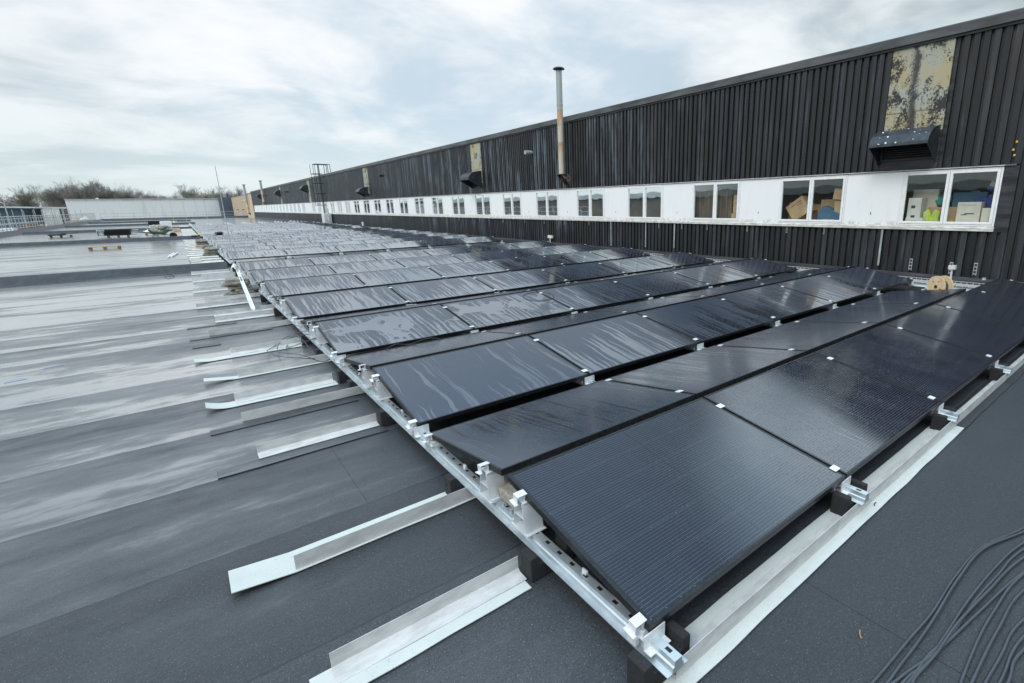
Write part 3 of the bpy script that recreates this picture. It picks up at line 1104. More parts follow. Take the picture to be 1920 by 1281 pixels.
for i, pts in enumerate(CB):
    random.seed(50 + i)
    pts = [(7.0 - .1 * i, -.55 - .05 * i), (5.4, -.12 - .03 * i)] + pts + [(.6, pts[-1][1] - .10), (-.8, .12 + .03 * i), (-2.2, -.5 - .06 * i)]
    pts = [(a + random.uniform(-.004, .004), b_ + random.uniform(-.003, .003), .0082 + (.007 if i % 3 == 1 and 3 < j < 7 else 0)) for j, (a, b_) in enumerate(pts)]
    lb = ('grey cable nearest the panels, outer curve of the loose bundle' if i == 0 else
          'grey cable on the bare roof, %s strand inward from the outer curve of the bundle' % ORD[i])
    cable('solar_cable', pts, .0068, lb, grp='loose cables on the front roof')

# cable loops by the edge rail and on a panel
pts = []
for j in range(26):
    a = j * .62
    pts.append((.92 + .26 * math.cos(a) + .012 * j - .1, 7.25 + (.55 + .012 * j) * math.sin(a), .02 + .05 * (1 + math.sin(a * 2)) + .02 * (j % 3)))
pts += [(1.16, 7.3, .16), (1.5, 7.4, .12)]
cable('cable_coil', pts, .005, 'thin black cable coil lying beside the edge rail near the third ridge')
# loop of wire lying on a panel of the third row
yy = YS2[0]
def on_panel(p_, x, t):
    return (x, YS1[p_] + t * math.cos(TILT), ZE + t * math.sin(TILT) + .008)
lp = [on_panel(2, 4.53 + .28 * math.cos(a * .7) , .82 + .22 * math.sin(a * .7)) for a in range(10)]
cable('wire_loop', lp, .004, 'loop of black wire lying on the second-from-end panel of the third row')
cable('wire_end', [(1.55, 3.30 + 2.55, .17), (1.75, 5.86, .27), (1.95, 5.90, .23), (2.2, 5.86, .27), (2.5, 5.9, .15)], .004, 'thin wire bowing up out of the valley before the third row')

# small litter on the roof
random.seed(77)
for i, (x, y, rz, lb) in enumerate(((2.0, .62, .5, 'tiny rust-brown twig on the bare roof in front of the angle profile'), (3.05, .98, .2, 'dark felt scrap on the white felt strip'),
                                    (1.62, 1.28, 1.0, 'pale curled straw on the roof under the front panel'))):
    o = MB().tube([(0, 0, .004), (.02, .004, .007), (.045, .0, .004)], .003, 5).build('twig_scrap', (M_ORANGE, M_STEEL, M_WOOD)[i])
    o.location = (x, y, .012 if i == 1 else .001)
    o.rotation_euler = (0, 0, rz)
    tag(o, lb, 'litter')

# ------------------------------------------------------------------ the long black building
bld = empty('black_warehouse', (0, 0, 0))
tag(bld, 'long black boarded warehouse wall with a white band of windows', 'building')
ZB, ZS, ZH, ZTOP = .25, 1.20, 2.43, 4.98
YB0, YEND = -7.0, 121.8


def ribbed(y0, y1, z0, z1):
    b = MB()
    pr = []
    y = y0
    n = int(round((y1 - y0) / .16))
    for i in range(n):
        a = y0 + i * .16
        pr += [(XW, a), (XW, a + .100), (XW + .055, a + .106), (XW + .055, a + .154)]
    pr.append((XW, y0 + n * .16))
    k = len(b.v)
    m = len(pr)
    for z in (z0, z1):
        b.v += [(px_, py_, z) for px_, py_ in pr]
    for i in range(m - 1):
        b.f.append((k + i, k + m + i, k + m + i + 1, k + i + 1))
    return b


PATCH = [(3.76, 4.90), (23.88, 25.02), (43.2, 44.5), (65.8, 67.0), (85.9, 87.0), (106.4, 107.4)]
edges = [2.40] + [e for p_ in PATCH for e in p_] + [YEND]
for i in range(0, len(edges), 2):
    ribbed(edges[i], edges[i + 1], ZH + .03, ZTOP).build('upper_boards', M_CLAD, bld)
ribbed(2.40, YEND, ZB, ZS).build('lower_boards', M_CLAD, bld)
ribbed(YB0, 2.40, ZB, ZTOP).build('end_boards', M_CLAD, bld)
b = MB().box(XW + .058, XW + .16, YB0, YEND, ZH + .03, ZTOP).box(XW + .058, XW + .16, YB0, YEND, -.2, ZS).box(XW + .058, XW + .16, YB0, 2.40, ZS, ZH + .03)
b.build('backing_wall', M_TRIM, bld)  # unseen slab behind the boards, put in to stop light leaks
b = MB().prism([(XW - .07, ZTOP - .02), (XW + .4, ZTOP - .02), (XW + .4, ZTOP + .20), (XW - .055, ZTOP + .17), (XW - .07, ZTOP + .15)], 'y', YB0, YEND)
b.build('coping', M_COPING, bld)
MB().box(XW - .03, XW + .03, YB0, YEND, ZTOP - .07, ZTOP - .022).build('top_trim', M_TRIM, bld)
MB().prism([(XW - .05, .0), (XW + .03, .0), (XW + .03, ZB - .002), (XW - .012, ZB - .002), (XW - .03, ZB - .06)], 'y', YB0, YEND).build('base_flashing', M_TRIM, bld)
MB().box(XW + .4, XW + 30, YB0, YEND, ZTOP - .1, ZTOP + .05).build('roof', M_COPING, bld)
MB().prism([(XW - .035, ZH), (XW + .05, ZH), (XW + .05, ZH + .028), (XW - .02, ZH + .028)], 'y', 2.45, YEND).build('drip_trim', M_TRIM, bld)
# worn pale line of the drip trim
MB().box(XW - .040, XW - .036, 2.62, YEND, ZH + .002, ZH + .018).build('drip_edge', M_SILL, bld)
MB().prism([(XW - .045, ZS - .01), (XW + .03, ZS - .01), (XW + .03, ZS + .075), (XW - .018, ZS + .075), (XW - .045, ZS + .05)], 'y', 2.62, YEND).build('sill', M_SILL, bld)
MB().box(XW - .006, XW + .03, 2.40, 2.618, ZS - .02, ZH).build('jamb_board', M_TRIM, bld)
# patches of flaking paint above the hoods
for i, (a, c) in enumerate(PATCH):
    zlow = (3.22, 2.95, 2.9, ZH + .031, ZH + .031, ZH + .031)[i]
    MB().box(XW + .006, XW + .034, a + .01, c - .01, zlow, ZTOP - .072).build('flaking_panel', M_FLAKE, bld)
    if i < 3:
        MB().box(XW + .006, XW + .034, a + .01, c - .01, ZH + .03, zlow - .004).build('dark_panel', M_TRIM, bld)

# windows
WIN0, WPIT, WW = 2.632, 2.932, 1.735
win_master = None
SKIP = {22}
wins = []


def window_meshes():
    b = MB()
    z0, z1 = ZS + .08, ZH - .01
    xa, xb = XW - .012, XW + .05
    fo = .035
    # outer frame
    b.box(xa, xb, 0, fo, z0, z1).box(xa, xb, WW - fo, WW, z0, z1).box(xa, xb, fo, WW - fo, z0, z0 + fo).box(xa, xb, fo, WW - fo, z1 - fo, z1)
    half = (WW - 2 * fo - .012) / 2
    for s in (0, 1):
        a = fo + .003 + s * (half + .006)
        e = a + half
        w = .052
        xs = xa - .012
        b.box(xs, xb - .01, a, a + w, z0 + fo + .003, z1 - fo - .003)
        b.box(xs, xb - .01, e - w, e, z0 + fo + .003, z1 - fo - .003)
        b.box(xs, xb - .01, a + w, e - w, z0 + fo + .003, z0 + fo + w)
        b.box(xs, xb - .01, a + w, e - w, z1 - fo - w, z1 - fo - .003)
    p = MB()
    for s in (0, 1):
        a = fo + .003 + s * (half + .006) + .045
        p.quad((XW + .012, a, z0 + fo + .045), (XW + .012, a + half - .09, z0 + fo + .045), (XW + .012, a + half - .09, z1 - fo - .045), (XW + .012, a, z1 - fo - .045))
    return b, p


fb, pb = window_meshes()
i = 0
n_win = 0
while WIN0 + i * WPIT + WW < YEND - .2:
    ys = WIN0 + i * WPIT
    if i not in SKIP:
        if win_master is None:
            win_master = fb.build('window', M_PVC, bld, bevel=.006)
            pane_m = pb.build('pane', M_PANE, win_master)
            wo = win_master
        else:
            wo = win_master.copy()
            C.objects.link(wo)
            wo.parent = bld
            pn = pane_m.copy()
            C.objects.link(pn)
            pn.parent = wo
        wo.location = (0, ys, 0)
        n_win += 1
    # white infill panel beyond this window
    a = ys + WW + .003
    c = min(ys + WPIT - .003, YEND)
    if (i + 1) in SKIP:
        c = ys + 2 * WPIT - .003
    if i in SKIP:
        i += 1
        continue
    MB().box(XW - .004, XW + .04, a, c, ZS + .077, ZH - .004).build('white_infill_panel', M_WHITE, bld, bevel=.004)
    i += 1

# room behind the glass
rm = MB()
rm.box(XW + 2.6, XW + 2.7, 2.0, YEND, -.2, ZTOP)
rm.box(XW + .162, XW + 2.6, 2.0, YEND, .55, .60)
rm.box(XW + .162, XW + 2.6, 2.0, YEND, 2.75, 2.8)
rm.box(XW + .162, XW + 2.6, 1.9, 2.0, .55, 2.8)
rm.box(XW + .162, XW + 2.6, 10.35, 10.45, .60, 2.75)
rm.build('inner_room', M_ROOM, bld)
# brown curtains drawn behind the far half of the windows
cu = MB()
pr = []
nn = 700
for j in range(nn + 1):
    yy = 10.6 + (YEND - 11.0) * j / nn
    pr.append((XW + .30 + .03 * math.sin(j * 2.1) + .015 * math.sin(j * .73), yy))
k = len(cu.v)
for z in (1.0, 2.6):
    cu.v += [(a, c, z) for a, c in pr]
for j in range(nn):
    cu.f.append((k + j, k + nn + 1 + j, k + nn + 2 + j, k + j + 1))
cu.build('curtain', M_CURTAIN, bld)


# vent hoods
def hood(y0, y1, z0, z1, d, n):
    b = MB()
    prof = []
    for j in range(11):
        a = math.pi / 2 * j / 10
        prof.append((XW - d * math.sin(a), z1 - (z1 - z0) * .52 * (1 - math.cos(a))))
    t = .012
    inner = [(x_ + t, z_ - t) for x_, z_ in prof]
    inner[0] = (prof[0][0], prof[0][1] - t)
    # curved top shell
    b.prism(prof + inner[::-1], 'y', y0, y1)
    # sides
    zl = prof[-1][1]
    for a, c in ((y0, y0 + .012), (y1 - .012, y1)):
        side = [(p_[0] + .002, p_[1] - .006) for p_ in prof[1:]] + [(XW - .04, z0), (XW - .001, z0)] + [(XW - .001, z1 - .006)]
        b.prism(side, 'y', a + .001, c - .001)
    h = b.build('vent_hood', M_HOOD, bld)
    l = MB()
    m = int((z1 - z0 - .2) / .045)
    l.box(XW - .055, XW + .03, y0 + .05, y1 - .05, z0 + .08, z0 + .105)
    l.box(XW - .055, XW + .03, y0 + .05, y0 + .075, z0 + .105, z1 - .14)
    l.box(XW - .055, XW + .03, y1 - .075, y1 - .05, z0 + .105, z1 - .14)
    for j in range(m - 2):
        z = z0 + .12 + j * .045
        l.prism([(XW - .04, z), (XW + .0, z + .030), (XW + .0, z + .034), (XW - .04, z + .004)], 'y', y0 + .08, y1 - .08)
    l.build('louvre', M_LOUVRE, h)
    if n == 0:
        s = MB()
        random.seed(5)
        for q in range(16):
            a = random.uniform(.3, 1.45)
            yy_ = random.uniform(y0 + .08, y1 - .08)
            rr = random.uniform(.006, .022)
            xx_, zz_ = XW - d * math.sin(a), z1 - (z1 - z0) * .52 * (1 - math.cos(a))
            nrm = Vector((-math.sin(a) * .75, 0, math.cos(a))).normalized()
            mm = Matrix.Translation(Vector((xx_, yy_, zz_)) + nrm * .001) @ nrm.to_track_quat('Z', 'Y').to_matrix().to_4x4()
            s.lathe([(rr, 0), (rr * .8, .002)], 7, mm)
        s.build('bird_droppings', M_BAG, h)
    return h


for i, (a, c, z0, z1, d_) in enumerate(((3.80, 4.92, 2.58, 3.30, .62), (23.95, 25.0, 2.70, 3.55, .75), (43.6, 44.7, 2.66, 3.42, .72),
                                       (66.5, 67.7, 3.55, 4.42, .75), (86.1, 87.3, 3.5, 4.4, .75), (106.8, 108.0, 3.5, 4.3, .75))):
    hood(a, c, z0, z1, d_, i)


def flue(y, x, z0, z1, r):
    segs = 4
    b = MB()
    h = z1 - z0
    prof = [(r, 0)]
    for f in (.30, .50, .68):
        prof += [(r, h * f - .02), (r + .008, h * f - .018), (r + .008, h * f + .018), (r, h * f + .02)]
    prof += [(r, h)]
    o = b.lathe(prof, 18).build('flue_pipe', M_FLUE, bld, smooth=False)
    o.location = (x, y, z0)
    MB().lathe([(r * .9, 0), (r * .9, .05), (r * 1.9, .06), (r * 2.0, .075), (r * 1.5, .12), (r * .4, .14)], 18).build('cowl', M_STEEL, o).location = (0, 0, h)
    br = MB()
    d_ = XW - x
    for s in (-1, 1):
        br.prism([(-r - .05, -.02), (d_ + .02, -.02), (d_ + .02, -.42), (d_ - .04, -.42)], 'y', s * (r + .03), s * (r + .03) + .008)
    br.box(-r - .05, d_ + .02, -r - .04, r + .045, -.02, .0)
    br.build('bracket', M_RUST, o)
    return o


flue(16.58, XW - .32, 3.0, 6.72, .115)
flue(102.5, XW - .32, 2.9, 6.3, .16)
flue(128.0, XW - .32, 1.0, 6.6, .2)
for y, z, rr in ((19.2, 4.03, .085), (39.4, 4.08, .085), (80.0, 4.0, .10), (100.0, 3.9, .1)):
    m_ = Matrix.Translation((XW - .33, y, z)) @ Matrix.Rotation(R(90), 4, 'Y')
    MB().lathe([(rr, 0), (rr, .36)], 14, m_).lathe([(rr * .86, -.002), (rr * .86, .01)], 14, m_).build('outlet_pipe', M_GALV if y < 30 else M_STEEL, bld)
# galvanised straps and little hooks on the lower boards
for y, z0, z1 in ((4.65, .35, 1.17), (12.2, .35, 1.17), (14.0, .3, 1.17), (10.9, .4, 1.17)):
    s = MB()
    s.box(XW - .018, XW - .014, y - .018, y + .018, z0, z1)
    s.box(XW - .026, XW - .014, y - .020, y - .014, z0, z1).box(XW - .026, XW - .014, y + .014, y + .020, z0, z1)
    s.build('wall_strap', M_GALV, bld)
for y in (6.0, 7.0, 8.2, 9.6, 10.6, 11.6, 15.3, 16.9, 18.4, 20.0, 22.0, 24.5, 27.0):
    s = MB()
    s.box(XW - .020, XW - .012, y - .016, y - .010, 1.03, 1.19).box(XW - .020, XW - .012, y + .010, y + .016, 1.03, 1.19).box(XW - .022, XW - .012, y - .016, y + .016, 1.02, 1.034)
    s.build('wall_hook', M_GALV, bld)
for y, z in ((3.98, .30), (3.22, .28), (2.80, .30)):
    s = MB()
    s.box(XW - .03, XW - .012, y - .03, y - .022, z, z + .26).box(XW - .03, XW - .012, y + .022, y + .03, z, z + .26)
    for q in range(4):
        s.box(XW - .028, XW - .014, y - .022, y + .022, z + .02 + q * .072, z + .04 + q * .072)
    s.build('tray_bracket', M_GALV, bld)
for z, dy in ((2.84, 0), (2.70, .03), (2.60, 0)):
    MB().box(XW - .012, XW - .002, 2.50 + dy, 2.53 + dy, z, z + .035).build('yellow_tag', M_YELLOW, bld)
for i in range(8):
    ys = WIN0 + i * WPIT + WW + .58
    MB().box(XW - .006, XW - .0042, ys, ys + .018, ZS + .30, ZS + .36).build('red_sticker', M_RUST, bld)

# roof ladder with hoops
lad = empty('roof_ladder', (XW - .25, 58.9, 0))
tag(lad, 'black caged access ladder climbing the warehouse wall', 'ladder')
s = MB()
for yy in (-.22, .22):
    s.tube([(0, yy, .2), (0, yy, 6.2)], .035, 6)
for j in range(20):
    s.tube([(0, -.22, .5 + j * .28), (0, .22, .5 + j * .28)], .016, 5)
s.build('stile', M_STEEL, lad)
s = MB()
for z in (2.1, 3.25, 4.3, 5.2):
    s.tube([(.25, -.4, z), (-.55, -.4, z), (-.75, 0, z), (-.55, .4, z), (.25, .4, z)], .03, 5)
for yy, xx in ((-.4, -.4), (.4, -.4), (0, -.75)):
    s.tube([(xx, yy, 2.1), (xx, yy, 6.1)], .022, 5)
s.build('cage', M_STEEL, lad)
s = MB()
for yy in (-.5, .5):
    s.tube([(-.4, yy, 6.15), (1.0, yy, 6.15)], .035, 5)
    for xx in (.65, 1.0):
        s.tube([(xx, yy, 5.1), (xx, yy, 6.15)], .03, 5)
s.tube([(-.4, -.5, 6.15), (-.4, .5, 6.15)], .03, 5)
s.build('top_rail', M_STEEL, lad)

# air conditioner box by the ladder
ac = MB().box(-.35, .35, -.55, .55, .25, 1.30).build('air_conditioner', M_AC, bevel=.03)
ac.location = (XW - .45, 57.3, 0)
tag(ac, 'off-white air conditioner cabinet standing by the foot of the ladder', 'air conditioner')
MB().box(-.30, .30, -.5, .5, .0, .25).build('stand', M_STEEL, ac)
MB().tube([(.0, -.9, .0), (.0, -.9, 1.6)], .06, 8).box(-.06, .06, -.98, -.82, 1.6, 1.75).build('service_pipe', M_SILL, ac)

# things stored behind the first windows
bench = MB().box(XW + .20, XW + 1.05, 2.2, 10.25, 1.18, 1.24).box(XW + .9, XW + 1.0, 2.3, 2.4, .6, 1.18).box(XW + .9, XW + 1.0, 10.0, 10.1, .6, 1.18).build('storage_bench', M_ROOM)
tag(bench, 'long bench behind the nearest windows carrying boxes', 'bench')
ZBN = 1.24


def crate(name, y, dx_, w, dpt, h, mat, label, z=ZBN, rx=0.0, marks=(), cat='box', rz=0.0):
    o = MB().box(-.0, dpt, -w / 2, w / 2, 0, h).build(name, mat, bevel=.006)
    o.location = (XW + max(.09, dx_ - .12), y, z)
    o.rotation_euler = (rx, 0, rz)
    for (ya, yb, za, zb) in marks:
        MB().box(-.002, .001, ya, yb, za, zb).build('printed_mark', M_INK, o)
    return tag(o, label, cat)


# window nearest the corner
crate('white_carton', 4.12, .25, .26, .35, .62, M_CARD_WHITE, 'tall white carton in the left pane of the nearest window', marks=((-.02, .06, .40, .46), (-.03, .05, .2, .25)))
crate('white_box', 4.08, .20, .34, .04, .20, M_CARD_WHITE, 'low white carton in front of the tall one in the nearest window', marks=((-.06, .06, .10, .13),))
crate('brown_carton', 3.60, .45, .62, .4, .42, M_CARD, 'brown cardboard box behind the yellow vest in the nearest window')
o = MB().blob((0, 0, 0), .14, .17, .11, 3, .4).build('teal_bag', M_TEAL, smooth=True)
o.location = (XW + .6, 3.72, ZBN + .56)
tag(o, 'teal plastic bag on the brown box in the nearest window', 'bag')
vest = MB().prism([(-.15, 0), (.15, 0), (.145, .20), (.16, .31), (.10, .36), (.05, .37), (0, .22), (-.05, .37), (-.10, .36), (-.16, .31), (-.145, .20)], 'x', -.04, .04).build('hi_vis_vest', M_VEST, bevel=.015)
vest.location = (XW + .24, 3.80, ZBN)
tag(vest, 'yellow hi-vis vest bundled in the left pane of the nearest window', 'vest')
MB().box(-.046, -.0405, -.146, .146, .10, .13).box(-.046, -.0405, -.10, -.075, .131, .34).box(-.046, -.0405, .075, .10, .131, .34).build('reflective_band', M_SILVER, vest)
crate('cream_carton', 3.12, .24, .40, .30, .52, M_CARD_PALE, 'large cream carton with a scribbled arrow in the right pane of the nearest window', marks=((-.10, .06, .28, .30), (.02, .12, .26, .275), (-.12, .14, .46, .465)))
crate('blue_crate', 2.92, .58, .40, .3, .60, M_BLUE, 'royal blue plastic crate behind the cream carton', cat='crate')
crate('deep_blue_crate', 2.70, .50, .38, .3, .66, M_BLUE, 'deep blue plastic crate in the right corner of the nearest window', cat='crate')
crate('parcel_box', 2.76, .22, .26, .22, .40, M_CARD_PALE, 'pale parcel box with black print in the right corner pane', marks=((-.09, -.02, .25, .33), (-.02, .06, .06, .12)))
crate('long_carton', 4.05, .62, .5, .3, .80, M_CARD_PALE, 'tall pale carton at the back of the nearest window')
crate('navy_crate', 3.25, .70, .6, .3, .72, M_BLUE_BOX, 'dull blue crate at the back of the nearest window', cat='crate')
crate('cyan_box', 2.695, .46, .1, .03, .38, M_CYAN, 'bright cyan box edge beside the pale parcel', rz=.2)
crate('taped_box', 2.78, .55, .36, .24, .30, M_BLUE, 'tilted blue box with torn cream tape on top of the crates', z=ZBN + .70, rx=.35)
crate('torn_label', 2.80, .53, .24, .01, .10, M_CARD_PALE, 'torn cream tape strip on the tilted blue box', z=ZBN + .80, rx=.35, cat='label')
hl = [(XW + .62, 3.16 + .14 * math.cos(a * math.pi / 8), ZBN + .58 + .16 * math.sin(a * math.pi / 8)) for a in range(9)]
cable('bag_handle', hl, .012, 'pale looped handle above the blue crate in the nearest window', M_SILL)
# second window
crate('tilted_carton', 6.72, .30, .52, .4, .46, M_CARD, 'brown carton tipped on its corner in the second window', z=ZBN + .20, rx=-.62, marks=((-.2, .12, .36, .375), (-.2, -.02, .30, .31)))
crate('blue_lidded_box', 6.10, .32, .52, .35, .34, M_BLUE_BOX, 'steel blue box leaning in the second window', z=ZBN + .05, rx=.42)
crate('open_carton', 5.72, .34, .36, .35, .46, M_CARD, 'open brown carton in the right corner of the second window', z=ZBN + .12, rx=-.06)
crate('stacked_carton', 5.95, .62, .9, .35, .62, M_CARD, 'wide brown carton standing behind in the second window')
crate('small_carton', 6.85, .62, .7, .3, .30, M_PAVER_RED, 'reddish carton low in the left pane of the second window')
crate('tall_carton', 5.62, .60, .30, .3, .75, M_CARD, 'tall brown carton behind the right corner of the second window')
crate('flat_carton', 6.95, .50, .5, .3, .55, M_CARD, 'brown carton behind the tipped one in the second window')
crate('back_carton', 6.55, .70, 1.2, .3, .50, M_CARD, 'long brown carton filling the back of the second window')
crate('top_carton', 5.78, .36, .42, .3, .26, M_CARD, 'brown carton on top of the open one in the second window', z=ZBN + .60, rx=.12)
crate('low_carton', 6.0, .25, .3, .06, .14, M_CARD, 'small brown carton flat on the bench of the second window')
# third window
crate('lower_carton', 8.62, .26, .5, .4, .26, M_CARD, 'brown carton lying on the bench in the third window')
crate('upper_carton', 8.62, .30, .46, .4, .52, M_CARD, 'tall brown carton standing on another in the third window', z=ZBN + .262, marks=((.05, .15, .28, .30),))
cu2 = MB()
pr = [(XW + .28 + .03 * math.sin(j * 1.7), 8.95 + j * .03) for j in range(45)]
for z in (1.0, 2.6):
    cu2.v += [(a, c, z) for a, c in pr]
for j in range(44):
    cu2.f.append((j, 45 + j, 46 + j, j + 1))
tag(cu2.build('drawn_curtain', M_CURTAIN), 'brown curtain drawn across the left pane of the third window', 'curtain')

# ------------------------------------------------------------------ along the wall: drum, cable trays
drum = empty('cable_drum', (11.05, 2.98, .0), R(-30))
tag(drum, 'pale plywood cable drum standing by the wall behind the panels', 'cable drum')
RX = Matrix.Rotation(R(90), 4, 'Y')
DR = .205
for s in (-1, 1):
    m_ = Matrix.Translation((s * .085, 0, DR + .01)) @ RX
    MB().lathe([(.030, -.009), (DR, -.009), (DR, .009), (.030, .009)], 36, m_).build('flange', M_PLY, drum)
MB().lathe([(.11, -.075), (.11, .075)], 20, Matrix.Translation((0, 0, DR + .01)) @ RX).build('core', M_CABLE, drum)
m_ = Matrix.Translation((-.0945, 0, DR + .01)) @ RX
MB().lathe([(.034, -.003), (.034, .0)], 16, m_).build('hub_hole', M_STEEL, drum)
s = MB()
for a in (0.9, 2.0, 3.4, 4.6, 5.5):
    yy_, zz_ = .11 * math.cos(a), DR + .01 + .11 * math.sin(a)
    s.box(-.0960, -.0942, yy_ - .015, yy_ + .02, zz_ - .008, zz_ + .008)
s.build('stencil', M_INK, drum)


def basket(x0, x1, y0, y1, z, label):
    b = MB()
    n = int((y1 - y0) / .1)
    for j in range(n + 1):
        y = y0 + j * .1
        b.box(x0, x1, y - .004, y + .004, z, z + .008)
        b.box(x0, x0 + .006, y - .004, y + .004, z + .008, z + .06)
        b.box(x1 - .006, x1, y - .004, y + .004, z + .008, z + .06)
    for j in range(5):
        x = x0 + (x1 - x0) * j / 4
        b.box(x - .004, x + .004, y0, y1, z + .009, z + .016)
    for x in (x0, x1 - .006):
        b.box(x - .001, x + .007, y0, y1, z + .061, z + .069)
    return tag(b.build('cable_tray', M_CLAMP), label, 'cable tray', 'wire cable trays by the wall')


basket(11.75, 12.05, 1.4, 7.6, .14, 'zinc wire basket cable tray along the wall foot behind the drum')
basket(11.78, 12.08, 7.8, 13.8, .14, 'zinc wire basket cable tray along the wall foot beyond the third ridge')
for i, y in enumerate((1.8, 3.4, 4.8, 6.4)):
    o = MB().box(-.3, .3, -.03, .03, 0, .05).box(.2, .25, -.03, .03, .05, .15).box(-.08, -.03, -.03, .03, .05, .14).build('tray_support', M_ALU)
    o.location = (11.85, y, .0)
    tag(o, 'aluminium foot under the wire tray, %s from the near corner' % ORD[i], 'bracket', 'feet under the cable tray')
o = MB().box(-.05, .05, -.06, .06, .0, .08).box(-.015, .015, -.015, .015, -.4, 0).build('junction_box', M_CLAMP)
o.location = (11.9, 3.05, .46)
tag(o, 'small white junction box on a stalk behind the cable drum', 'junction box')
o = MB().box(-.04, .04, -.16, .16, .0, .12).box(-.03, -.02, -.02, .02, -.42, 0).build('junction_box', M_AC)
o.location = (XW - .06, 17.9, .42)
tag(o, 'small white junction box on the wall foot below the flue', 'junction box')
o = MB().box(-.05, .05, -.18, .18, .0, .30).build('junction_box', M_AC)
o.location = (XW - .08, 46.0, .30)
tag(o, 'white wall box low on the wall beyond the middle array', 'junction box')

# ------------------------------------------------------------------ things standing on the roof beyond


def pallet_parts(root):
    b = MB()
    for j in range(5):
        b.box(-.60, .60, -.40 + j * .175, -.40 + j * .175 + .10, .122, .144)
    b.build('deck_boards', M_WOOD, root)
    b = MB()
    for x in (-.53, 0, .53):
        for y in (-.33, 0, .33):
            b.box(x - .07, x + .07, y - .05, y + .05, .022, .098)
        b.box(x - .05, x + .05, -.40, .40, .099, .121)
        b.box(x - .05, x + .05, -.40, .40, 0, .021)
    b.build('blocks', M_WOOD_OLD, root)


pal0 = empty('wooden_pallet', (-3.0, 35.3, 0), R(4))
pallet_parts(pal0)
tag(pal0, 'empty pale wooden pallet alone on the wet roof', 'pallet')


def pallet(x, y, z, rz, label, grp=None, tilt=0):
    p = dup(pal0)
    p.location = (x, y, z)
    p.rotation_euler = (tilt, 0, rz)
    if grp:
        p['group'] = grp
    p['label'] = label
    return p


pallet(-3.40, 50.2, 0, .05, 'pallet under the stack of spare black panels')
for j in range(9):
    o = MB().box(-.72, .72, -.5, .5, 0, .035).build('spare_module', M_FRAME, bevel=.003)
    o.location = (-3.38 + random.uniform(-.05, .05), 50.2 + random.uniform(-.06, .06), .15 + j * .05)
    o.rotation_euler = (0, 0, random.uniform(-.05, .05))
    tag(o, 'spare black panel, %s from the bottom of the pallet stack' % ORD[j], 'solar panel', 'spare panels stacked on a pallet')
for j, (x, s) in enumerate(((-4.25, 1), (-2.52, -1))):
    b = MB()
    for q in range(4):
        b.box(-.22, .25, -.4, .4, .15 + q * .11, .16 + q * .11)
    b.box(-.22, -.20, -.4, .4, .14, .55)
    o = b.build('wrap_sheet', M_SHEDROOF)
    o.location = (x, 50.3, 0)
    tag(o, 'torn grey plastic wrap sticking out on the %s of the spare panel stack' % ('kerb side' if s > 0 else 'array side'), 'plastic sheet')
pallet(-6.9, 55.0, 0, .1, 'dark weathered pallet lying near the roof edge')
o = MB().box(-1.0, -.1, -.3, .3, 0, .10).box(-.3, .6, -.1, .3, .1, .16).build('felt_pile', M_FELT_DARK)
o.location = (-6.5, 54.6, .146)
tag(o, 'pile of dark felt offcuts on the pallet near the roof edge', 'felt pile')
pallet(-2.0, 84.5, 0, .0, 'pallet under the far stack of black panels')
for j in range(5):
    o = MB().box(-.75, .75, -.6, .6, 0, .07).build('spare_module', M_FRAME)
    o.location = (-2.0 + random.uniform(-.1, .1), 84.5, .15 + j * .09)
    tag(o, 'black panel in the far pallet stack, %s from the bottom' % ORD[j], 'solar panel', 'panels on the far pallet')

# wheelbarrow with rubble
wb = empty('wheelbarrow', (-.95, 44.1, 0), R(-6))
tag(wb, 'green wheelbarrow heaped with grey rubble beside the second kerb', 'wheelbarrow')
b = MB()
k = len(b.v)
b.v += [(-.35, -.22, .32), (.30, -.22, .32), (.30, .22, .32), (-.35, .22, .32), (-.55, -.36, .62), (.62, -.36, .60), (.62, .36, .60), (-.55, .36, .62)]
b.f += [(0, 3, 2, 1), (0, 1, 5, 4), (1, 2, 6, 5), (2, 3, 7, 6), (3, 0, 4, 7)]
b.build('tray', M_GREEN, wb)
b = MB()
for s in (-1, 1):
    b.tube([(.62, s * .08, .20), (.1, s * .22, .31), (-.55, s * .30, .42), (-1.15, s * .32, .52)], .02, 6)
    b.tube([(-.30, s * .24, .33), (-.42, s * .26, .02), (-.18, s * .25, .02), (-.10, s * .23, .31)], .016, 6)
b.build('chassis', M_STEEL, wb)
MB().lathe([(.19, -.04), (.20, -.02), (.20, .02), (.19, .04)], 20, Matrix.Translation((.68, 0, .20)) @ Matrix.Rotation(R(90), 4, 'X')).build('wheel', M_TYRE, wb)
o = MB().blob((0, 0, 0), .62, .42, .26, 7, .25, 18, 12).build('rubble_heap', M_RUBBLE)
o.location = (-.90, 44.1, .66)
tag(o, 'heap of pale grey rubble filling the green wheelbarrow', 'rubble')
pallet(-1.4, 52.4, 0, .02, 'wooden pallet carrying white sacks behind the wheelbarrow')
random.seed(21)
for j, (x, y, z) in enumerate(((-1.8, 52.3, .24), (-1.4, 52.35, .25), (-1.0, 52.3, .24), (-1.6, 52.4, .42), (-1.2, 52.4, .45), (-1.38, 52.4, .60))):
    o = MB().blob((0, 0, 0), .26, .2, .12, j + 1, .3).build('white_sack', M_BAG, smooth=True)
    o.location = (x, y, z)
    tag(o, 'white sack %s' % ('topmost on the pallet heap' if j == 5 else 'in the heap on the pallet, %s row, %s along' % ('lower' if j < 3 else 'upper', ORD[j % 3])), 'sack', 'white sacks on a pallet')
pallet(-.8, 66.0, .0, .0, 'pallet under the white wrapped block far back')
o = MB().box(-.45, .45, -.4, .4, 0, .62).build('wrapped_block', M_BAG, bevel=.04)
o.location = (-.8, 66.0, .15)
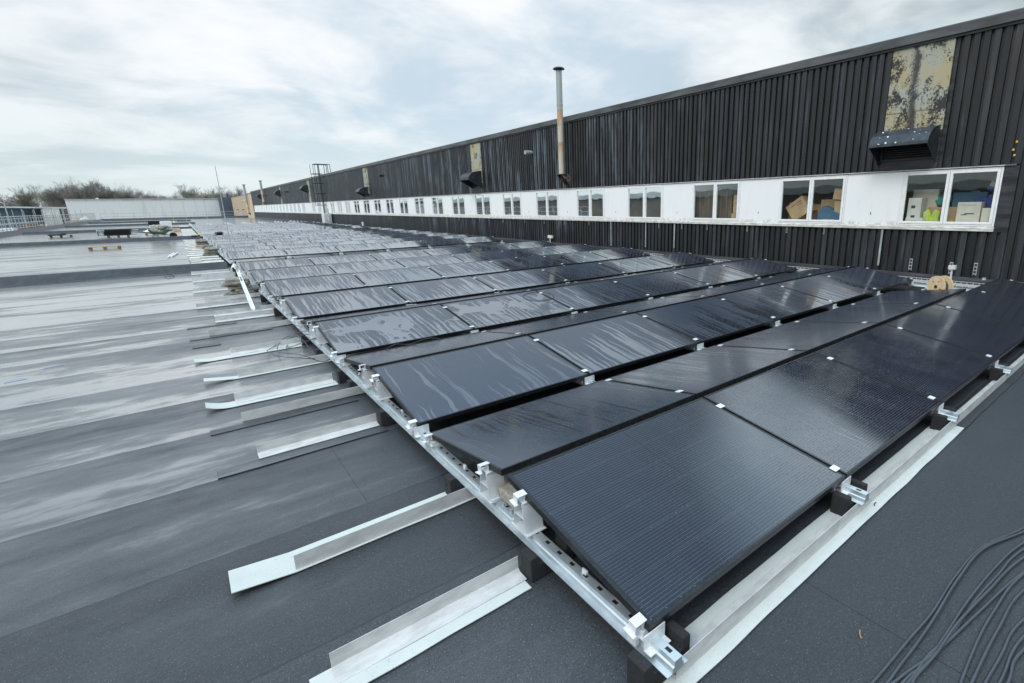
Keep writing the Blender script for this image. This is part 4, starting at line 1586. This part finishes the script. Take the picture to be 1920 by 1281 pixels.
tag(o, 'white plastic wrapped block on a pallet far back', 'package')
o = MB().box(-.25, .25, -.3, .3, 0, .24).build('cardboard_box', M_CARD, bevel=.01)
o.location = (-.05, 58.8, 0)
tag(o, 'brown cardboard box on the roof by the far array', 'box')
o = MB().box(-.35, .35, -.1, .1, .0, .12).box(.0, .55, -.03, .03, .10, .15).box(.35, .75, -.2, .2, 0, .07).build('tool_pile', M_STEEL, bevel=.01)
o.location = (-.05, 43.6, .0)
tag(o, 'black tools dumped on the roof beside the wheelbarrow', 'tools')
for i, (a, c) in enumerate((((-.49, 26.1), (-.30, 28.3)), ((-.38, 26.3), (-.17, 28.4)))):
    o = MB().tube([(a[0], a[1], .035), (c[0], c[1], .035)], .035, 10).build('white_pipe', M_PIPE, smooth=False)
    tag(o, 'white plastic pipe lying on the roof, %s of a pair' % ('open dark end towards the kerb' if i == 0 else 'closer to the pale boards'), 'pipe', 'white pipes on the roof')
pts = [(-.41 + .10 * math.cos(a * .6), 18.75 + .36 * math.sin(a * .6), .02 + .002 * a) for a in range(14)]
cable('wire_ring', pts, .009, 'dark ring of wire lying on the roof before the first kerb')
jk = MB().blob((0, 0, 0), .22, .28, .07, 4, .4, 14, 8).build('dark_jacket', M_JACKET, smooth=True)
jk.location = (1.95, B2 + 7 * S2 + .9, .44)
tag(jk, 'dark bundled jacket lying on the last row of the middle array', 'jacket')
tl = empty('roller_tool', (.75, 42.35, .22))
tag(tl, 'tool with pale head and yellow grip lying on the second kerb', 'tool')
MB().box(-.12, .22, -.12, .12, 0, .06).build('head', M_PLY, tl)
MB().tube([(.22, 0, .03), (.45, .02, .05)], .035, 8).build('grip', M_YELLOW, tl)

# lightning rods


def rod(x, y, h, r, label):
    e = empty('lightning_rod', (x, y, 0))
    tag(e, label, 'lightning rod', 'thin lightning rods')
    MB().tube([(0, 0, .1), (0, 0, h)], [r, r * .5], 8).build('mast', M_GALV, e)
    MB().lathe([(.10, 0), (.10, .06), (.03, .16)], 12).build('foot', M_AC, e)
    return e


rod(1.22, 19.6, 3.15, .016, 'tall thin lightning rod standing at the first kerb by the edge rail')
rod(2.6, 66.0, 3.6, .022, 'thin lightning rod rising from the far array before the pale building')
rod(-.2, 98.0, 4.2, .022, 'thin lightning rod behind the far array, leftmost of the three rods')
rod(1.2, 90.0, 4.0, .02, 'faint lightning rod beyond the end of the far array')
for i, (x, y, s_) in enumerate(((-4.7, 95.0, 1.1), (-1.6, 104.0, 1.8))):
    o = MB().box(-s_, s_, -.3, .3, 0, .12).build('timber_plank', M_PLY)
    o.location = (x, y, .01)
    tag(o, 'pale timber plank pile far back near the roof end, %s one' % ('shorter' if i == 0 else 'longer'), 'plank')

# blue chalk marks
for i, (x, y) in enumerate(((-2.05, 8.55), (-1.72, 8.3), (-1.48, 8.75))):
    o = MB().box(-.09, .09, -.006, .006, .0005, .0025).build('chalk_mark', M_PINK)
    o.location = (x, y, 0)
    o.rotation_euler = (0, 0, .25)
    tag(o, 'short blue chalk mark on the wet roof, %s from the picture edge' % ORD[i], 'marking', 'blue chalk marks')

# ------------------------------------------------------------------ roof edge: guard rails and loading platform


def guard(name, along, a, c, at, z0, hs, pitch, label, r=.025):
    e = empty(name, (0, 0, 0))
    tag(e, label, 'railing')
    b = MB()
    for h in hs:
        p0, p1 = ((at, a, h), (at, c, h)) if along == 'y' else ((a, at, h), (c, at, h))
        b.tube([p0, p1], r, 6)
    b.build('rail_tube', M_GALV, e)
    n = int((c - a) / pitch)
    first = MB().tube([(0, 0, z0), (0, 0, hs[0] + .05)], r, 6).build('rail_post', M_GALV, e)
    for j in range(n + 1):
        t = a + j * pitch
        o = first
        if j:
            o = first.copy()
            C.objects.link(o)
            o.parent = e
        o.location = (at, t, 0) if along == 'y' else (t, at, 0)
    return e


guard('guard_rail', 'y', 45, 134, -11.55, -.3, (1.50, .90, .42), 1.35, 'galvanised scaffold guard rail along the left roof edge', .03)
guard('guard_rail', 'x', -11, 12.2, 136.0, -.3, (1.35, .75), 2.4, 'thin guard rail along the far roof end', .028)
plat = empty('loading_platform', (-13.6, 92.0, 0))
tag(plat, 'white scaffold loading platform with gate beyond the left roof edge', 'scaffold')
b = MB()
b.box(-1.9, 1.9, -16, 26, -.35, -.25)
b.build('deck', M_WOOD_OLD, plat)
b = MB()
for y in range(-16, 27, 6):
    for x in (-1.8, 1.8):
        b.tube([(x, y, -6), (x, y, 2.2)], .03, 6)
for z in (.5, 1.1):
    b.tube([(-1.8, -16, z), (-1.8, 26, z)], .03, 6)
b.build('scaffold_tube', M_GALV, plat)
b = MB()
for (ya, yb) in ((-2, 3), (4, 9)):
    for z in (2.2, 1.2, .1):
        b.box(1.35, 1.42, ya, yb, z, z + .08)
    y = ya
    while y <= yb:
        b.box(1.34, 1.43, y, y + .10, .1, 2.28)
        y += .62
b.build('gate_frame', M_AC, plat)
random.seed(31)
cnt = 0
for s_, (x, y, n) in enumerate(((-12.6, 80.5, 5), (-12.6, 84.2, 6), (-12.6, 88.0, 5))):
    for j in range(n):
        pallet(x + random.uniform(-.05, .05), y, -.25 + j * .147, R(90), 'pallet in the %s stack on the scaffold platform, %s up' % (ORD[s_], ORD[j]), 'pallets stacked on the platform')
for j in range(7):
    p = pallet(-12.4, 112.0 + j * 1.5, .10, R(0), 'pallet standing upright beyond the far end of the platform gate, %s of the row' % ORD[j], 'upright pallets by the far gate', R(80))
    p.location.z = .05
o = MB().blob((0, 0, .5), .7, 1.0, .6, 5, .2).build('white_bulk_bag', M_BAG, smooth=True)
o.location = (-12.2, 124.5, -.2)
tag(o, 'white bulk bag at the far end of the scaffold platform', 'bag')
for i, (x, y) in enumerate(((-13.4, 78.0), (-13.3, 96.0))):
    o = MB().box(-.6, .6, -.9, .9, 0, .35).box(-.5, .5, -.7, .7, .35, .55).build('wrapped_load', M_BAG, bevel=.03)
    o.location = (x, y, -.24)
    tag(o, 'white wrapped load on the platform, %s the pallet stacks' % ('before' if i == 0 else 'behind'), 'package')

# ------------------------------------------------------------------ buildings beyond
pw = empty('pale_building', (0, 0, 0))
tag(pw, 'long pale sheet-clad building closing the far end of the roof', 'building')
MB().box(-19.35, 9.95, 172, 200, -6, 4.62).build('wall', M_PALE, pw)
MB().box(-19.45, 9.95, 171.8, 200, 4.622, 4.74).build('roof_edge', M_SILL, pw)
MB().box(-14.2, -13.7, 174, 174.6, 4.742, 5.0).build('roof_vent', M_AC, pw)
nb = empty('blue_grey_building', (0, 0, 0))
tag(nb, 'narrow blue-grey clad block between the pale and tan buildings', 'building')
MB().box(10.0, XW + .3, 168, 195, -6, 4.95).build('wall', M_NAVY, nb)
MB().tube([(11.9, 168.6, 4.9), (11.9, 168.6, 6.0)], .14, 8).build('flue_pipe', M_STEEL, nb)
tn = empty('tan_building', (0, 0, 0))
tag(tn, 'tan rendered wall continuing the line of the black warehouse', 'building')
MB().box(XW + .01, XW + 24, 121.85, 166.5, -6, 4.80).build('wall', M_TAN, tn)
MB().box(XW - .05, XW + 24, 121.82, 166.6, 4.802, 4.92).build('roof_edge', M_COPING, tn)
for i, y in enumerate((130.0, 140.0, 152.0)):
    MB().box(XW - .5, XW + .01, y, y + .3, 3.5, 3.65).build('wall_light', M_AC, tn)
    MB().box(XW - .35, XW + .01, y - .4, y + .4, 1.6, 1.75).build('wall_spout', M_RUST, tn)
sh = empty('grey_shed', (0, 0, 0))
tag(sh, 'low blue-grey shed with pale roof edge beyond the yard', 'building')
MB().box(-75, -27.5, 180, 215, -6, 2.95).build('wall', M_SHED, sh)
b = MB()
b.v += [(-76, 178, 4.5), (-20.5, 178, 2.60), (-20.5, 216, 2.60), (-76, 216, 4.5), (-76, 178, 4.85), (-20.5, 178, 2.95), (-20.5, 216, 2.95), (-76, 216, 4.85)]
for q in ((0, 3, 2, 1), (4, 5, 6, 7), (0, 1, 5, 4), (1, 2, 6, 5), (2, 3, 7, 6), (3, 0, 4, 7)):
    b.f.append(q)
b.build('roof', M_SHEDROOF, sh)
MB().box(-21.0, -20.8, 178.5, 178.8, -6, 2.6).box(-24.5, -24.3, 178.5, 178.8, -6, 2.7).build('canopy_post', M_GALV, sh)
lpst = empty('yard_lamp', (-27.0, 160, -6))
tag(lpst, 'thin grey yard lamp post with bent arm by the shed', 'lamp post')
MB().tube([(0, 0, 0), (0, 0, 9.6), (-.3, 0, 9.9), (-3.0, 0, 10.4)], .12, 6).build('post', M_GALV, lpst)
MB().box(-3.6, -2.8, -.2, .2, 10.35, 10.5).build('lamp_head', M_AC, lpst)
ng = empty('opposite_building', (0, 0, 0))
tag(ng, 'brown-grey warehouse across the yard, mirrored in the windows', 'building')
MB().box(-70, -38, -40, 150, -6, 2.6).build('wall', M_NEIGH, ng)
MB().box(-70.3, -37.6, -40.3, 150.3, 2.602, 3.45).build('fascia', M_SHEDROOF, ng)

# ------------------------------------------------------------------ bare winter trees


def tree_mesh(seed, height, spread, dense):
    rng = random.Random(seed)
    tr, tw = MB(), MB()

    def grow(p, dr, ln, r, lvl):
        n = (5, 4, 3, 2, 2, 1)[lvl]
        pts, rs = [p], [r]
        q = p.copy()
        dd = dr.copy()
        for j in range(n):
            w = .05 if lvl == 0 else .17
            dd = (dd + Vector((rng.uniform(-w, w), rng.uniform(-w, w), rng.uniform(0, .10)))).normalized()
            q = q + dd * ln / n
            pts.append(q.copy())
            rs.append(max(.014, r * (1 - .6 * (j + 1) / n)))
        (tr if lvl < 2 else tw).tube(pts, rs, 6 if lvl < 1 else (4 if lvl < 3 else 3), cap=False)
        if lvl >= 5:
            return
        kids = (9, 7, 6, dense, 4)[lvl]
        for c in range(kids):
            t = (.42 + .58 * (c + rng.random()) / kids) if lvl == 0 else rng.uniform(.25, 1.0)
            i0 = min(int(t * n), n - 1)
            base = pts[i0].lerp(pts[i0 + 1], t * n - i0)
            ang = c * 2.4 + rng.uniform(-.5, .5)
            side = dd.orthogonal().normalized()
            side.rotate(Matrix.Rotation(ang, 3, dd))
            tilt = rng.uniform(.45, .85) * spread
            nd = (dd + side * tilt + Vector((0, 0, .12))).normalized()
            grow(base, nd, ln * rng.uniform(.50, .74) * (1.15 - .35 * t if lvl == 0 else 1), max(.014, rs[i0] * .55), lvl + 1)

    grow(Vector((0, 0, 0)), Vector((rng.uniform(-.06, .06), rng.uniform(-.06, .06), 1)), height * .55, height * .019, 0)
    return tr, tw


TREE_KINDS = []
for i, (sd_, sp_, mt) in enumerate(((3, .85, M_TWIG), (8, 1.0, M_TWIG), (15, .75, M_IVY), (22, 1.05, M_SCRUB))):
    a, c = tree_mesh(sd_, 16.0, sp_, 5)
    e = empty('bare_tree', (0, 0, -6))
    t1 = a.build('trunk', M_BARK, e)
    t2 = c.build('crown', mt, e)
    TREE_KINDS.append(e)
TREES = [(-66, 228, 0, .95), (-58, 222, 1, .92), (-50, 232, 2, .98), (-44, 225, 0, .9), (-38.5, 230, 1, .93), (-33, 226, 2, 1.0), (-28.5, 236, 0, .95), (-24.5, 228, 3, 1.02),
         (-20.5, 224, 0, 1.06), (-16.5, 230, 1, 1.04), (-12.5, 226, 0, .97), (-8.5, 236, 1, .88), (-3.5, 240, 3, .86), (1.0, 246, 1, .80), (5.5, 238, 2, .92), (9.5, 230, 0, .90), (13.5, 236, 2, .88), (18, 232, 1, .92)]
used = set()
SPOT = ['behind the grey shed roof, %s from the picture edge', 'above the pale building, %s along from its free corner', 'behind the blue-grey block, %s along']
for i, (x, y, kd, sc) in enumerate(TREES):
    if kd in used:
        e = dup(TREE_KINDS[kd])
    else:
        e = TREE_KINDS[kd]
        used.add(kd)
    e.location = (x, y, -6)
    sc *= .84 if i < 6 else .97
    e.scale = (sc, sc, sc)
    e.rotation_euler = (0, 0, i * 1.7)
    if i < 7:
        lb = 'bare winter tree ' + SPOT[0] % ORD[i]
    elif i < 14:
        lb = 'bare winter tree ' + SPOT[1] % ORD[i - 7]
    else:
        lb = 'bare winter tree ' + SPOT[2] % ORD[i - 14]
    tag(e, lb, 'tree', 'bare trees on the skyline')


def scrub_mesh(seed, w, h):
    rng = random.Random(seed)
    b = MB()
    for j in range(4200):
        x, y = rng.gauss(0, w * .45), rng.uniform(-2, 2)
        hh = h * rng.uniform(.4, 1.0) * math.exp(-(x / w) ** 2 * .8)
        p = Vector((x, y, rng.uniform(0, hh * .5)))
        q = p + Vector((rng.uniform(-1.2, 1.2), rng.uniform(-.8, .8), hh * rng.uniform(.3, .55)))
        b.tube([p, (p + q) / 2 + Vector((rng.uniform(-.3, .3), 0, 0)), q], [.035, .025, .014], 3, cap=False)
    return b


for i, (x, y, w, h, mt) in enumerate(((-54, 219, 9, 12, M_SCRUB), (-43, 218, 8, 11, M_SCRUB), (-35.5, 219, 7, 11.5, M_IVY), (-27.5, 220, 6, 12.5, M_SCRUB), (-22, 218, 5.5, 11, M_SCRUB))):
    o = scrub_mesh(60 + i, w, h).build('scrub_bush', mt)
    o.location = (x, y, -6)
    tag(o, 'tangled leafless scrub behind the shed, %s from the picture edge' % ORD[i], 'bush', 'leafless scrub beyond the yard')
